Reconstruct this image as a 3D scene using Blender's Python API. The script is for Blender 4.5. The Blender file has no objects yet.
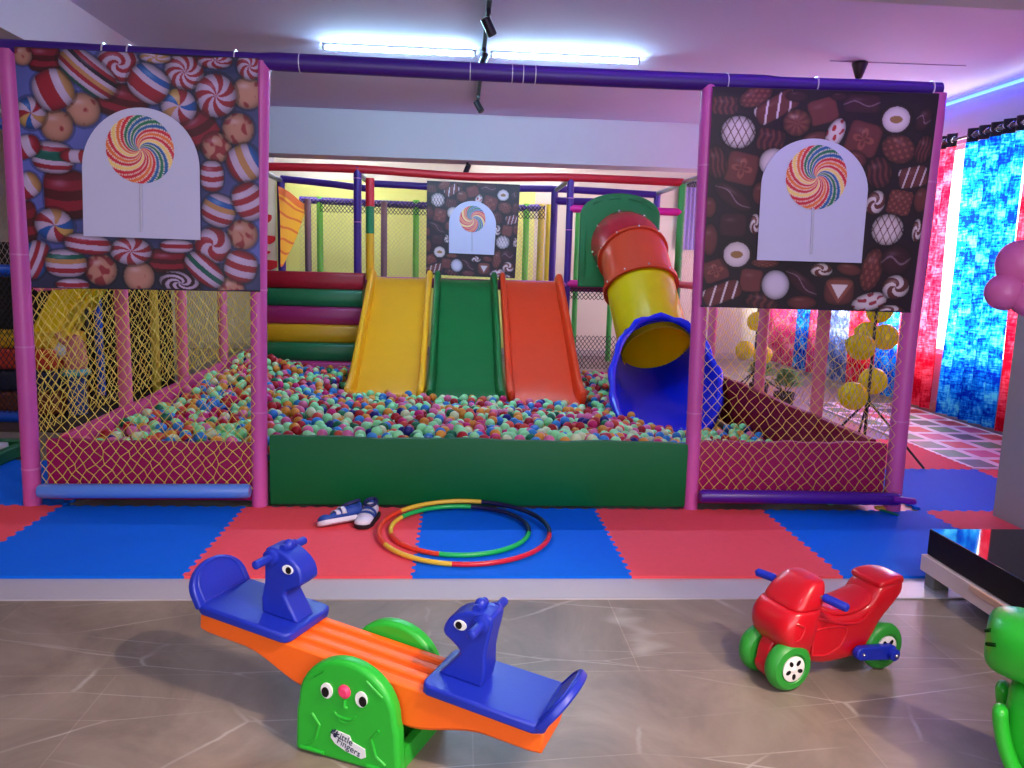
import bpy, bmesh, math, random
import numpy as np
from mathutils import Vector, Matrix
random.seed(7); rng = np.random.default_rng(7)
PI = math.pi
sc = bpy.context.scene
COL = sc.collection

# ------------------------------------------------------------------ camera model
F, YAW, PITCH, ROLL = 786.74, .0709, .15, .0278
CAM = np.array([.1841, -3.3872, 1.4122])
def _axes():
    cy, sy = math.cos(YAW), math.sin(YAW)
    f = np.array([sy, cy, 0]); r = np.array([cy, -sy, 0]); u = np.array([0, 0, 1.])
    cp, sp = math.cos(PITCH), math.sin(PITCH)
    f2 = f*cp - u*sp; u2 = u*cp + f*sp
    cr, sr = math.cos(ROLL), math.sin(ROLL)
    return r*cr + u2*sr, u2*cr - r*sr, f2
AR, AU, AF = _axes()
def at(px, py, X=None, Y=None, Z=None):
    """the point of the plane X=, Y= or Z= that is seen at this pixel of the photograph"""
    d = AF + AR*(px-512)/F - AU*(py-384)/F
    t = (X-CAM[0])/d[0] if X is not None else (Y-CAM[1])/d[1] if Y is not None else (Z-CAM[2])/d[2]
    return Vector(CAM + t*d)
def pj(P):
    d = np.asarray(P, float) - CAM; w = d@AF
    return 512 + F*(d@AR)/w, 384 - F*(d@AU)/w, w

# ------------------------------------------------------------------ materials
def lin(c):
    return tuple(((v/12.92) if v <= .04045 else ((v+.055)/1.055)**2.4) for v in [x/255 for x in c])
MATS = {}
def mat(name, col, rough=.5, metal=0, spec=.5, noise=.06, nscale=9, bump=0, bscale=60, emit=0, trans=0, coat=0, sss=0):
    if name in MATS: return MATS[name]
    m = bpy.data.materials.new(name); m.use_nodes = True
    nt = m.node_tree; N = nt.nodes; L = nt.links
    b = N['Principled BSDF']
    c = lin(col)
    tc = N.new('ShaderNodeTexCoord')
    nz = N.new('ShaderNodeTexNoise'); nz.inputs['Scale'].default_value = nscale; nz.inputs['Detail'].default_value = 3
    L.new(tc.outputs['Object'], nz.inputs['Vector'])
    mx = N.new('ShaderNodeMix'); mx.data_type = 'RGBA'
    mx.inputs[6].default_value = (*[v*(1-noise) for v in c], 1)
    mx.inputs[7].default_value = (*[min(1, v*(1+noise)) for v in c], 1)
    L.new(nz.outputs['Fac'], mx.inputs[0]); L.new(mx.outputs[2], b.inputs['Base Color'])
    b.inputs['Roughness'].default_value = rough; b.inputs['Metallic'].default_value = metal
    b.inputs['Specular IOR Level'].default_value = spec
    if coat: b.inputs['Coat Weight'].default_value = coat; b.inputs['Coat Roughness'].default_value = .15
    if bump:
        n2 = N.new('ShaderNodeTexNoise'); n2.inputs['Scale'].default_value = bscale
        L.new(tc.outputs['Object'], n2.inputs['Vector'])
        bp = N.new('ShaderNodeBump'); bp.inputs['Strength'].default_value = bump; bp.inputs['Distance'].default_value = .01
        L.new(n2.outputs['Fac'], bp.inputs['Height']); L.new(bp.outputs['Normal'], b.inputs['Normal'])
    if emit:
        b.inputs['Emission Color'].default_value = (*c, 1); b.inputs['Emission Strength'].default_value = emit
    if trans:
        b.inputs['Transmission Weight'].default_value = trans
    if sss:
        b.inputs['Subsurface Weight'].default_value = sss; b.inputs['Subsurface Radius'].default_value = (.02, .02, .02)
    MATS[name] = m
    return m

def mat_attr(name, rough=.45):
    if name in MATS: return MATS[name]
    m = bpy.data.materials.new(name); m.use_nodes = True
    nt = m.node_tree; b = nt.nodes['Principled BSDF']
    a = nt.nodes.new('ShaderNodeAttribute'); a.attribute_name = 'Col'
    nt.links.new(a.outputs['Color'], b.inputs['Base Color'])
    b.inputs['Roughness'].default_value = rough
    MATS[name] = m
    return m

def translucent(m, f):
    nt = m.node_tree; N = nt.nodes; L = nt.links; b = N['Principled BSDF']; out = N['Material Output']
    t = N.new('ShaderNodeBsdfTranslucent'); x = N.new('ShaderNodeMixShader'); x.inputs[0].default_value = f
    src = b.inputs['Base Color'].links[0].from_socket; L.new(src, t.inputs['Color'])
    L.new(b.outputs[0], x.inputs[1]); L.new(t.outputs[0], x.inputs[2]); L.new(x.outputs[0], out.inputs['Surface']); return m
# ------------------------------------------------------------------ object helpers
def link(name, me, mats=None, parent=None, smooth=True, auto=None):
    o = bpy.data.objects.new(name, me)
    if mats is not None:
        for m in (mats if isinstance(mats, (list, tuple)) else [mats]): me.materials.append(m)
    COL.objects.link(o)
    if parent is not None: o.parent = parent
    if smooth:
        me.polygons.foreach_set('use_smooth', [True]*len(me.polygons))
        if auto is not None:
            try: me.set_sharp_from_angle(angle=math.radians(auto))
            except Exception: pass
    me.update()
    return o
def obj(name, bm, mats=None, parent=None, smooth=True, auto=35):
    me = bpy.data.meshes.new(name)
    bmesh.ops.recalc_face_normals(bm, faces=bm.faces)
    bm.to_mesh(me); bm.free()
    return link(name, me, mats, parent, smooth, auto)
def tag(o, label=None, cat=None, group=None, kind=None):
    if label: o['label'] = label
    if cat: o['category'] = cat
    if group: o['group'] = group
    if kind: o['kind'] = kind
    return o
def thing(name, label, cat, loc=(0, 0, 0), rz=0, group=None):
    o = bpy.data.objects.new(name, None); COL.objects.link(o)
    o.empty_display_size = .1
    o.location = loc; o.rotation_euler = (0, 0, rz)
    return tag(o, label, cat, group)
def sub(o, lv=1):
    m = o.modifiers.new('sub', 'SUBSURF'); m.levels = lv; m.render_levels = lv
    return o
def bevel(o, w=.01, seg=3, angle=40):
    m = o.modifiers.new('bev', 'BEVEL'); m.width = w; m.segments = seg; m.limit_method = 'ANGLE'; m.angle_limit = math.radians(angle)
    return o
def BM(): return bmesh.new()
def add_box(bm, lo, hi, M=None, mi=0):
    v = []
    for z in (lo[2], hi[2]):
        for x, y in ((lo[0], lo[1]), (hi[0], lo[1]), (hi[0], hi[1]), (lo[0], hi[1])):
            p = Vector((x, y, z)); v.append(bm.verts.new(M @ p if M else p))
    for f in ((0, 3, 2, 1), (4, 5, 6, 7), (0, 1, 5, 4), (1, 2, 6, 5), (2, 3, 7, 6), (3, 0, 4, 7)):
        bm.faces.new([v[i] for i in f]).material_index = mi
    return bm
def loft(bm, rings, caps=True, mi=0, closed=False):
    R = [[bm.verts.new(p) for p in ring] for ring in rings]
    n = len(R[0])
    for i in range(len(R) - (0 if closed else 1)):
        a, b = R[i], R[(i+1) % len(R)]
        for k in range(n):
            bm.faces.new((a[k], a[(k+1) % n], b[(k+1) % n], b[k])).material_index = mi
    if caps and not closed:
        bm.faces.new(list(reversed(R[0]))).material_index = mi; bm.faces.new(R[-1]).material_index = mi
    return bm
def add_tube(bm, pts, r, seg=12, caps=True, mi=0, closed=False):
    pts = [Vector(p) for p in pts]; rings = []
    n = len(pts); prev = None
    for i, p in enumerate(pts):
        if closed: t = pts[(i+1) % n] - pts[i-1]
        else: t = pts[min(i+1, n-1)] - pts[max(i-1, 0)]
        t.normalize()
        if prev is None:
            a = Vector((0, 0, 1)) if abs(t.z) < .9 else Vector((1, 0, 0))
            u = t.cross(a).normalized()
        else:
            u = (prev - t*prev.dot(t)).normalized()
        prev = u; w = t.cross(u)
        rr = r[i] if isinstance(r, (list, tuple)) else r
        rings.append([p + (u*math.cos(2*PI*k/seg) + w*math.sin(2*PI*k/seg))*rr for k in range(seg)])
    return loft(bm, rings, caps, mi, closed)
def add_cyl(bm, a, b, r, seg=16, mi=0, r2=None):
    return add_tube(bm, [a, b], [r, r if r2 is None else r2], seg, True, mi)
def add_lathe(bm, prof, seg=24, M=None, mi=0):
    """prof: (radius, height) pairs around local z"""
    rings = []
    for r, h in prof:
        ring = [Vector((max(r, 1e-4)*math.cos(2*PI*k/seg), max(r, 1e-4)*math.sin(2*PI*k/seg), h)) for k in range(seg)]
        rings.append([M @ p for p in ring] if M else ring)
    return loft(bm, rings, True, mi)
def add_ball(bm, c, r, sx=1, sy=1, sz=1, u=16, v=10, M=None, mi=0):
    n0 = len(bm.verts)
    T = Matrix.Translation(c) @ (M if M else Matrix()) @ Matrix.Diagonal((r*sx, r*sy, r*sz, 1))
    res = bmesh.ops.create_uvsphere(bm, u_segments=u, v_segments=v, radius=1, matrix=T)
    if mi:
        for f in {f for q in res['verts'] for f in q.link_faces}: f.material_index = mi
    return bm
def add_prism(bm, poly, lo, hi, M=None, axis='y', mi=0):
    """poly: 2-D outline; extruded along axis from lo to hi (y: outline in x,z; z: outline in x,y; x: outline in y,z)"""
    def P(a, b, t):
        p = Vector((a, t, b)) if axis == 'y' else Vector((a, b, t)) if axis == 'z' else Vector((t, a, b))
        return M @ p if M else p
    A = [bm.verts.new(P(a, b, lo)) for a, b in poly]; B = [bm.verts.new(P(a, b, hi)) for a, b in poly]
    n = len(poly)
    bm.faces.new(A).material_index = mi; bm.faces.new(list(reversed(B))).material_index = mi
    for k in range(n): bm.faces.new((A[k], B[k], B[(k+1) % n], A[(k+1) % n])).material_index = mi
    return bm
def curve_pts(P, n=40):
    """Catmull-Rom through the points"""
    P = [Vector(p) for p in P]; Q = [P[0]*2-P[1]] + P + [P[-1]*2-P[-2]]
    out = []; m = len(P)-1
    for i in range(n):
        t = i/(n-1)*m; k = min(int(t), m-1); u = t-k
        a, b, c, d = Q[k:k+4]
        out.append(.5*((2*b) + (c-a)*u + (2*a-5*b+4*c-d)*u*u + (3*b-a-3*c+d)*u**3))
    return out
def sell(n, rx, ry, p=2.6):
    out = []
    for k in range(n):
        a = 2*PI*k/n; c, s = math.cos(a), math.sin(a)
        out.append((rx*math.copysign(abs(c)**(2/p), c), ry*math.copysign(abs(s)**(2/p), s)))
    return out
def box_obj(name, lo, hi, m, parent=None, bev=.01, seg=3):
    o = obj(name, add_box(BM(), lo, hi), m, parent)
    if bev: bevel(o, bev, seg)
    return o
def struct(name, lo, hi, m):
    o = obj(name, add_box(BM(), lo, hi), m, None, smooth=False); o['kind'] = 'structure'; return o

# ================================================================== SETTING
def mat_floor():
    m = bpy.data.materials.new('marble_tile_floor'); m.use_nodes = True
    nt = m.node_tree; N = nt.nodes; L = nt.links; b = N['Principled BSDF']
    tc = N.new('ShaderNodeTexCoord')
    mp = N.new('ShaderNodeMapping'); mp.inputs['Location'].default_value = (.35, .215, 0); L.new(tc.outputs['Object'], mp.inputs['Vector'])
    br = N.new('ShaderNodeTexBrick'); br.offset = .5; br.inputs['Scale'].default_value = 1
    br.inputs['Brick Width'].default_value = 1.2; br.inputs['Row Height'].default_value = .6
    br.inputs['Mortar Size'].default_value = .0022; br.inputs['Mortar Smooth'].default_value = .2
    br.inputs['Color1'].default_value = (.85, .85, .85, 1); br.inputs['Color2'].default_value = (1, 1, 1, 1); br.inputs['Mortar'].default_value = (1.25, 1.25, 1.25, 1)
    L.new(mp.outputs[0], br.inputs['Vector'])
    n1 = N.new('ShaderNodeTexNoise'); n1.inputs['Scale'].default_value = 2.2; n1.inputs['Detail'].default_value = 8; n1.inputs['Roughness'].default_value = .65; n1.inputs['Distortion'].default_value = .8
    L.new(tc.outputs['Object'], n1.inputs['Vector'])
    cr = N.new('ShaderNodeValToRGB'); L.new(n1.outputs['Fac'], cr.inputs[0])
    cr.color_ramp.elements[0].position = .3; cr.color_ramp.elements[0].color = (*lin((108, 95, 87)), 1)
    cr.color_ramp.elements[1].position = .72; cr.color_ramp.elements[1].color = (*lin((150, 134, 122)), 1)
    def veins(rot, sx, sy, th, seed):
        mv = N.new('ShaderNodeMapping'); mv.inputs['Rotation'].default_value = (0, 0, rot); mv.inputs['Scale'].default_value = (sx, sy, 1); mv.inputs['Location'].default_value = (seed, seed*.7, 0)
        L.new(tc.outputs['Object'], mv.inputs['Vector'])
        nd = N.new('ShaderNodeTexNoise'); nd.inputs['Scale'].default_value = 3; nd.inputs['Detail'].default_value = 4
        L.new(mv.outputs[0], nd.inputs['Vector'])
        ad = N.new('ShaderNodeMix'); ad.data_type = 'RGBA'; ad.blend_type = 'LINEAR_LIGHT'; ad.inputs[0].default_value = .02
        L.new(mv.outputs[0], ad.inputs[6]); L.new(nd.outputs['Color'], ad.inputs[7])
        vo = N.new('ShaderNodeTexVoronoi'); vo.feature = 'DISTANCE_TO_EDGE'; vo.inputs['Scale'].default_value = 1; L.new(ad.outputs[2], vo.inputs['Vector'])
        r = N.new('ShaderNodeMapRange'); r.inputs[1].default_value = 0; r.inputs[2].default_value = th; r.inputs[3].default_value = 1; r.inputs[4].default_value = 0; r.interpolation_type = 'SMOOTHSTEP'
        L.new(vo.outputs['Distance'], r.inputs[0])
        n2 = N.new('ShaderNodeTexNoise'); n2.inputs['Scale'].default_value = 1.6; n2.inputs['Detail'].default_value = 2; L.new(mv.outputs[0], n2.inputs['Vector'])
        r2 = N.new('ShaderNodeMapRange'); r2.inputs[1].default_value = .42; r2.inputs[2].default_value = .68; L.new(n2.outputs['Fac'], r2.inputs[0])
        mu = N.new('ShaderNodeMath'); mu.operation = 'MULTIPLY'; L.new(r.outputs[0], mu.inputs[0]); L.new(r2.outputs[0], mu.inputs[1])
        return mu
    v1 = veins(.6, .9, 3.6, .011, 3.1); v2 = veins(-.75, .8, 3.0, .010, 8.3)
    mxv = N.new('ShaderNodeMath'); mxv.operation = 'MAXIMUM'; L.new(v1.outputs[0], mxv.inputs[0]); L.new(v2.outputs[0], mxv.inputs[1])
    sc_ = N.new('ShaderNodeMath'); sc_.operation = 'MULTIPLY'; sc_.inputs[1].default_value = .5; L.new(mxv.outputs[0], sc_.inputs[0])
    mx = N.new('ShaderNodeMix'); mx.data_type = 'RGBA'; L.new(sc_.outputs[0], mx.inputs[0]); L.new(cr.outputs[0], mx.inputs[6]); mx.inputs[7].default_value = (*lin((206, 198, 190)), 1)
    mm = N.new('ShaderNodeMix'); mm.data_type = 'RGBA'; mm.blend_type = 'MULTIPLY'; mm.inputs[0].default_value = 1
    L.new(mx.outputs[2], mm.inputs[6]); L.new(br.outputs['Color'], mm.inputs[7]); L.new(mm.outputs[2], b.inputs['Base Color'])
    b.inputs['Roughness'].default_value = .36; b.inputs['Specular IOR Level'].default_value = .35
    return m
XL, XR, YF, YB, ZC = -6.2, 5.2, -5.2, 9.1, 3.2
struct('floor', (XL-.2, YF-.2, -.1), (XR+.2, YB+.2, 0), mat_floor())
M_ceil = mat('ceiling_paint', (198, 193, 226), .85, noise=.03, nscale=2, bump=.08, bscale=8)
M_beam = mat('beam_paint', (200, 196, 206), .8, noise=.02)
M_wall = mat('wall_cream', (222, 212, 190), .85, noise=.03, nscale=3)
M_wallL = mat('wall_beige', (176, 160, 142), .85, noise=.03)
struct('ceiling', (XL-.2, YF-.2, ZC), (XR+.2, YB+.2, ZC+.1), M_ceil)
struct('wall_back', (XL, YB, 0), (XR, YB+.1, ZC), M_wall)
struct('wall_left', (XL-.1, YF, 0), (XL, YB, ZC), M_wallL)
struct('wall_front', (XL, YF-.1, 0), (XR, YF, ZC), M_wall)
# yellow painted wall bays behind the climbing platform
M_lime = mat('wall_yellow', (238, 240, 134), .8, noise=.03)
# right wall with a long window band behind the curtains
bm = BM()
for y0, y1, z0, z1 in ((YF, 2.3, 0, ZC), (8.75, YB, 0, ZC), (2.3, 8.75, 0, .62), (2.3, 8.75, 2.74, ZC)):
    add_box(bm, (XR, y0, z0), (XR+.12, y1, z1))
o = obj('wall_right', bm, M_beam, smooth=False); o['kind'] = 'structure'
M_frame = mat('window_white', (235, 235, 238), .4)
M_glass = mat('window_glass', (245, 250, 255), .05, trans=1)
wy = [2.3, 3.9, 5.5, 7.1, 8.75]
for i in range(4):
    bm = BM(); a, b_ = wy[i], wy[i+1]
    for y0, y1, z0, z1 in ((a, a+.05, .62, 2.74), (b_-.05, b_, .62, 2.74), (a+.05, b_-.05, .62, .67), (a+.05, b_-.05, 2.69, 2.74)):
        add_box(bm, (XR+.03, y0, z0), (XR+.09, y1, z1))
    w = obj('window_%d' % (i+1), bm, M_frame, smooth=False); w['kind'] = 'structure'
# beams
struct('ceiling_beam', (-2.63, 6.52, 2.66), (XR, 6.95, ZC), M_beam)
struct('ceiling_beam_left', (-3.5, YF, 2.76), (-2.63, YB, ZC), M_beam)
struct('ceiling_beam_front', (-2.63, -.3, 2.66), (XR, .36, ZC), M_beam)
M_sill = mat('threshold_marble', (176, 170, 182), .35, noise=.06, nscale=4)
struct('trim_1', (XL, -.215, 0), (XR, 0.0, .006), M_sill)
M_skirt = mat('skirting_stone', (196, 186, 176), .4)
struct('baseboard_right', (XR-.025, 2.0, 0), (XR, YB, .12), M_skirt)
struct('baseboard_back', (XL, YB-.02, 0), (XR-.03, YB, .1), M_skirt)
# free-standing column at the right
cl = at(992, 527, Z=.03); CY = .42
cx = at(1002, 440, Y=CY+.5).x
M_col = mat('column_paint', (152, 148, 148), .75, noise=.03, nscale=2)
o = struct('column', (cx, CY, .02), (cx+.5, CY+.5, ZC), M_col)

# ================================================================== FLOOR MATS
def mat_edge(x0, y0, inset_left, z0=.0, zt=.02):
    """one square foam mat with toothed edges"""
    n = 13; d = .018; pts = []
    def side(p, q, nx, ny, s0):
        for k in range(n*2):
            t0 = k/(n*2); s = s0 if k % 2 else -s0
            off = d*.5*s
            for t in (t0+.006, t0+1/(n*2)-.006):
                pts.append((p[0]+(q[0]-p[0])*t+nx*off, p[1]+(q[1]-p[1])*t+ny*off))
    return pts, side
def eva(x0, y0, colname, col, label, front=False):
    pts, side = mat_edge(x0, y0, 0)
    a, b, c, d = (x0, y0), (x0+1, y0), (x0+1, y0+1), (x0, y0+1)
    if front: pts.extend([(x0+.0, y0), (x0+1-.0, y0)])
    else: side(a, b, 0, 1, 1)
    side(b, c, 1, 0, 1); side(c, d, 0, 1, -1); side(d, a, 1, 0, -1)
    bm = BM(); add_prism(bm, pts, 0, .02, axis='z')
    if front:
        pass
    o = obj('floor_mat', bm, mat(colname, col, .7, spec=.15, noise=.05, nscale=30, bump=.15, bscale=260), None, smooth=False)
    return tag(o, label, 'floor mat', 'interlocking foam floor mats')
BLUE = ('foam_blue', (0, 100, 226)); RED = ('foam_red', (232, 80, 94))
where = {-3: 'at the left end of the front row', -2: 'under the light blue padded bar', -1: 'under the sneakers', 0: 'under most of the two hoops',
         1: 'between the hoops and the red ride-on bike', 2: 'behind the red ride-on bike and beside the low black table', 3: 'in front of the white column'}
for i in range(-3, 4):
    c = BLUE if i % 2 == 0 else RED
    eva(i, .0, *c, '%s foam floor mat %s' % ('blue' if c is BLUE else 'red', where[i]), True)
eva(-3, 1, *BLUE, 'dark blue foam mat beside the foot of the left pink pole')
eva(-4, 1, *RED, 'red foam mat left of the play frame, mostly cut by the frame edge')
eva(3, 1, *BLUE, 'bright blue foam mat behind the foot of the rightmost pink pole')
eva(4, 1, *RED, 'red foam mat in the second row near the curtains')
eva(3, 2, *RED, 'red foam mat under the thin tripod foot of the balloon stand')
eva(2, -1 + 7, *RED, 'red foam mat under the platform beyond the balls')
eva(1, 6, *BLUE, 'blue foam mat under the platform beyond the balls')
# patterned mat by the curtains
bm = BM(); px0, px1, py0, py1 = 4.02, 5.1, 2.05, 4.9
add_box(bm, (px0, py0, 0), (px1, py1, .014))
k = 0
nx_, ny_ = 4, 9
for i in range(nx_):
    for j in range(ny_):
        cxm = px0 + (i+.5)*(px1-px0)/nx_; cym = py0 + (j+.5)*(py1-py0)/ny_
        w, h = (px1-px0)/nx_*.36, (py1-py0)/ny_*.36
        add_box(bm, (cxm-w, cym-h, .0125), (cxm+w, cym+h, .0155), mi=1+(i*3+j*2) % 4)
o = obj('play_mat', bm, [mat('mat_white', (222, 214, 220), .5), mat('mat_grey', (84, 98, 96), .5), mat('mat_pink', (196, 84, 128), .5), mat('mat_green', (96, 142, 96), .5), mat('mat_red', (206, 84, 78), .5)], smooth=False)
tag(o, 'white play mat printed with rows of coloured squares in front of the curtains', 'play mat')

# ================================================================== PLAY FRAME
M_pink = mat('foam_pink', (198, 84, 166), .42, noise=.05, bump=.06, bscale=25)
M_pinkd = mat('foam_salmon', (222, 110, 140), .5, noise=.05)
M_purple = mat('foam_purple', (62, 22, 128), .42, noise=.06, bump=.06, bscale=25)
M_redf = mat('foam_redtube', (196, 24, 40), .45, noise=.05)
M_greenf = mat('foam_greentube', (62, 160, 70), .45)
M_lgreen = mat('foam_lime', (120, 220, 70), .45)
M_yelf = mat('foam_yellowtube', (222, 196, 60), .45)
M_hot = mat('foam_hotpink', (222, 24, 140), .45)
M_steel = mat('galvanised_steel', (176, 186, 200), .32, metal=.9)
M_tie = mat('clear_tie', (225, 222, 228), .3)
FY = 1.02
pf = thing('soft_play_structure', 'padded tube frame of the ball pit with pink poles and purple top rail', 'play frame', (.3, FY, .02))
OFF = Vector(pf.location)
def fr(pts): return [Vector(p) - OFF for p in pts]
def fpole(pts, r, m, name='pole', ties=(), label=None):
    P = fr(pts); o = obj(name, add_tube(BM(), curve_pts(P, 14) if len(P) > 2 else P, r, 18), m, pf)
    if label: o['label'] = label
    for t in ties:
        k = t*(len(P)-1); i = min(int(k), len(P)-2); q = P[i].lerp(P[i+1], k-i); dr = (P[i+1]-P[i]).normalized()
        obj('cable_tie', add_tube(BM(), [q-dr*.004, q+dr*.004], r+.0025, 18), mat('tape_pink', (206, 120, 186), .35), o)
    return o
def A(px, py, Y=FY): return at(px, py, Y=Y)
def onfloor(v, z=.021): return Vector((v.x, v.y, z))
pl = [onfloor(A(33, 504)), A(27, 390), A(21, 280), A(14, 150), A(8, 50)]
fpole(pl, .046, M_pink, ties=(.08, .35, .55, 1.95))
fpole([onfloor(A(260, 506)), A(259, 380), A(259, 240), A(262, 62)], .044, M_pink, ties=(.25, .55, 1.3), label='pink pole at the left end of the green wall panel')
fpole([onfloor(A(690, 509)), A(696, 380), A(703, 220), A(709, 82)], .043, M_pink, ties=(.25, .8), label='pink pole at the right end of the green wall panel')
fpole([onfloor(A(892, 503)), A(906, 360), A(921, 240), A(937, 94)], .05, M_pink, ties=(.2, .8, 1.5), label='rightmost pink pole')
rail = [A(3, 47), A(60, 50), A(130, 54), A(261, 61), A(340, 65), A(430, 69.5), A(520, 74), A(620, 78.5), A(709, 82), A(800, 85), A(870, 87), A(940, 90)]
rl = obj('top_rail', add_tube(BM(), fr(curve_pts(rail, 60)), [(.040 if i < 17 or i > 46 else .047) for i in range(60)], 16), M_purple, pf)
rl['label'] = 'sagging purple padded top rail'
for px in (105, 141, 236, 300, 470, 512, 523, 535, 726, 815, 930):
    j = min(range(len(rail)-1), key=lambda q: abs((pj(rail[q])[0]+pj(rail[q+1])[0])/2-px)); 
    t = (px-pj(rail[j])[0])/max(1, pj(rail[j+1])[0]-pj(rail[j])[0]); q = rail[j].lerp(rail[j+1], max(0, min(1, t))) - OFF
    obj('cable_tie', add_tube(BM(), [q-Vector((.002, 0, 0)), q+Vector((.002, 0, 0))], .0495, 16), M_tie, rl)
# side and rear poles
BY = 5.9   # platform front
SX0, SX1 = -2.1, 2.78
for y in (2.15, 3.3, 4.45):
    fpole([(SX0, y, .021), (SX0, y, 2.4)], .045, M_pinkd, label='salmon pink padded pole on the left side')
for y in (2.05, 3.15, 4.5):
    fpole([(SX1, y, .021), (SX1, y, 2.4)], .045, M_pinkd, label='pink padded pole on the right side')
fpole([(SX0, BY, .021), (SX0, BY, 2.42)], .045, M_purple)
fpole([(-.98, BY, .021), (-.98, BY, 2.46)], .045, M_purple, ties=(.95, .75), label='purple padded pole at the top of the yellow slide')
fpole([(1.46, BY, .021), (1.46, BY, 2.44)], .04, M_purple, ties=(.9, .75), label='thin purple pole at the top of the orange slide')
fpole([(SX1, BY, .021), (SX1, BY, 2.42)], .045, M_greenf, label='green padded pole at the right end of the red rail')
fpole([(SX0, 7.1, .021), (SX0, 7.1, 2.42)], .05, M_purple)
fpole([(1.42, 7.1, .021), (1.42, 7.1, 2.42)], .045, M_purple)
fpole([(SX1, 7.1, .021), (SX1, 7.1, 2.42)], .045, M_purple)
for px in (320, 416, 526):
    x = at(px, 230, Y=8.3).x; fpole([(x, 8.3, .021), (x, 8.3, 2.3)], .045, M_lgreen, label='lime green pole at the rear')
for px in (541, 549):
    x = at(px, 230, Y=8.3).x; fpole([(x, 8.3, .021), (x, 8.3, 2.3)], .05, M_yelf, label='yellow pole at the rear')
for px in (308, 384):
    x = at(px, 230, Y=8.1).x; fpole([(x, 8.1, .021), (x, 8.1, 2.25)], .045, mat('foam_dusk', (120, 96, 104), .6), label='dusky grey pole at the rear')
for x in (1.92, 2.45): fpole([(x, 8.3, .021), (x, 8.3, 2.3)], .04, M_greenf)
# tricoloured pole beside the yellow slide
tp = at(370, 200, Y=5.75)
q0 = tp.x
tri = fpole([(q0, 5.75, 1.2), (q0, 5.75, 1.72)], .047, mat('sleeve_yellow', (226, 168, 20), .45), label='red, green and yellow sleeved pole above the yellow slide')
obj('foam_sleeve', add_tube(BM(), fr([(q0, 5.75, 1.72), (q0, 5.75, 2.02)]), .048, 16), mat('sleeve_green', (16, 112, 62), .45), tri)
obj('foam_sleeve', add_tube(BM(), fr([(q0, 5.75, 2.02), (q0, 5.75, 2.33)]), .049, 16), M_redf, tri)
# rails
def frail(pts, r, m, label=None, n=24):
    o = obj('rail', add_tube(BM(), fr(curve_pts(pts, n) if len(pts) > 2 else pts), r, 14), m, pf)
    if label: o['label'] = label
    return o
frail([(SX0-.05, BY, 2.43), (-.98, BY, 2.44), (.3, BY, 2.40), (1.46, BY, 2.43), (SX1, BY, 2.42)], .046, M_redf, 'red padded rail above the slides')
frail([(SX0, 7.1, 2.42), (-1.5, 7.1, 2.38), (-.98, 7.1, 2.33)], .045, M_purple)
frail([(-.98, 7.1, 2.40), (.3, 7.1, 2.38), (1.42, 7.1, 2.41), (SX1, 7.1, 2.38)], .045, M_purple)
frail([(SX0, 8.3, 2.25), (.3, 8.3, 2.22), (1.42, 8.3, 2.25)], .05, M_purple)
frail([(1.42, 7.1, 2.26), (2.0, 7.1, 2.26)], .05, M_purple)
for x, m, l in ((SX0, M_steel, 'bare steel rail on the left side'), (SX1, M_steel, 'bare steel rail on the right side')):
    frail([(x, FY+.05, 2.40), (x, BY-.02, 2.42)], .026, m, l)
for x in (SX0, -.98, 1.44, SX1):
    frail([(x, BY, 2.40), (x, 7.1, 2.40)], .03, M_steel, 'bare steel connector rail')
frail([(-2.1, BY-.02, 1.20), (-.98, BY-.02, 1.20)], .045, M_pink)
frail([(1.46, BY, 1.215), (SX1, BY, 1.215)], .045, M_hot, 'pink padded rail under the green slide panel')
frail([(1.46, BY, 2.08), (1.66, BY, 2.08)], .045, M_hot); frail([(2.46, BY, 2.08), (SX1, BY, 2.08)], .045, M_hot)
frail([(SX1, 1.1, 1.24), (SX1, BY, 1.24)], .04, M_pinkd); frail([(SX0, 1.1, 1.24), (SX0, BY, 1.24)], .04, M_pinkd)
frail([(-.98, BY, 1.20), (1.46, BY, 1.20)], .04, M_pink, 'pink rail behind the slide tops')
# deck
dk = box_obj('platform_deck', (SX0+.06-OFF.x, BY+.05-OFF.y, 1.12-OFF.z), (SX1-.06-OFF.x, 7.05-OFF.y, 1.2-OFF.z), mat('deck_vinyl', (150, 40, 110), .5), pf, .015)

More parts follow.
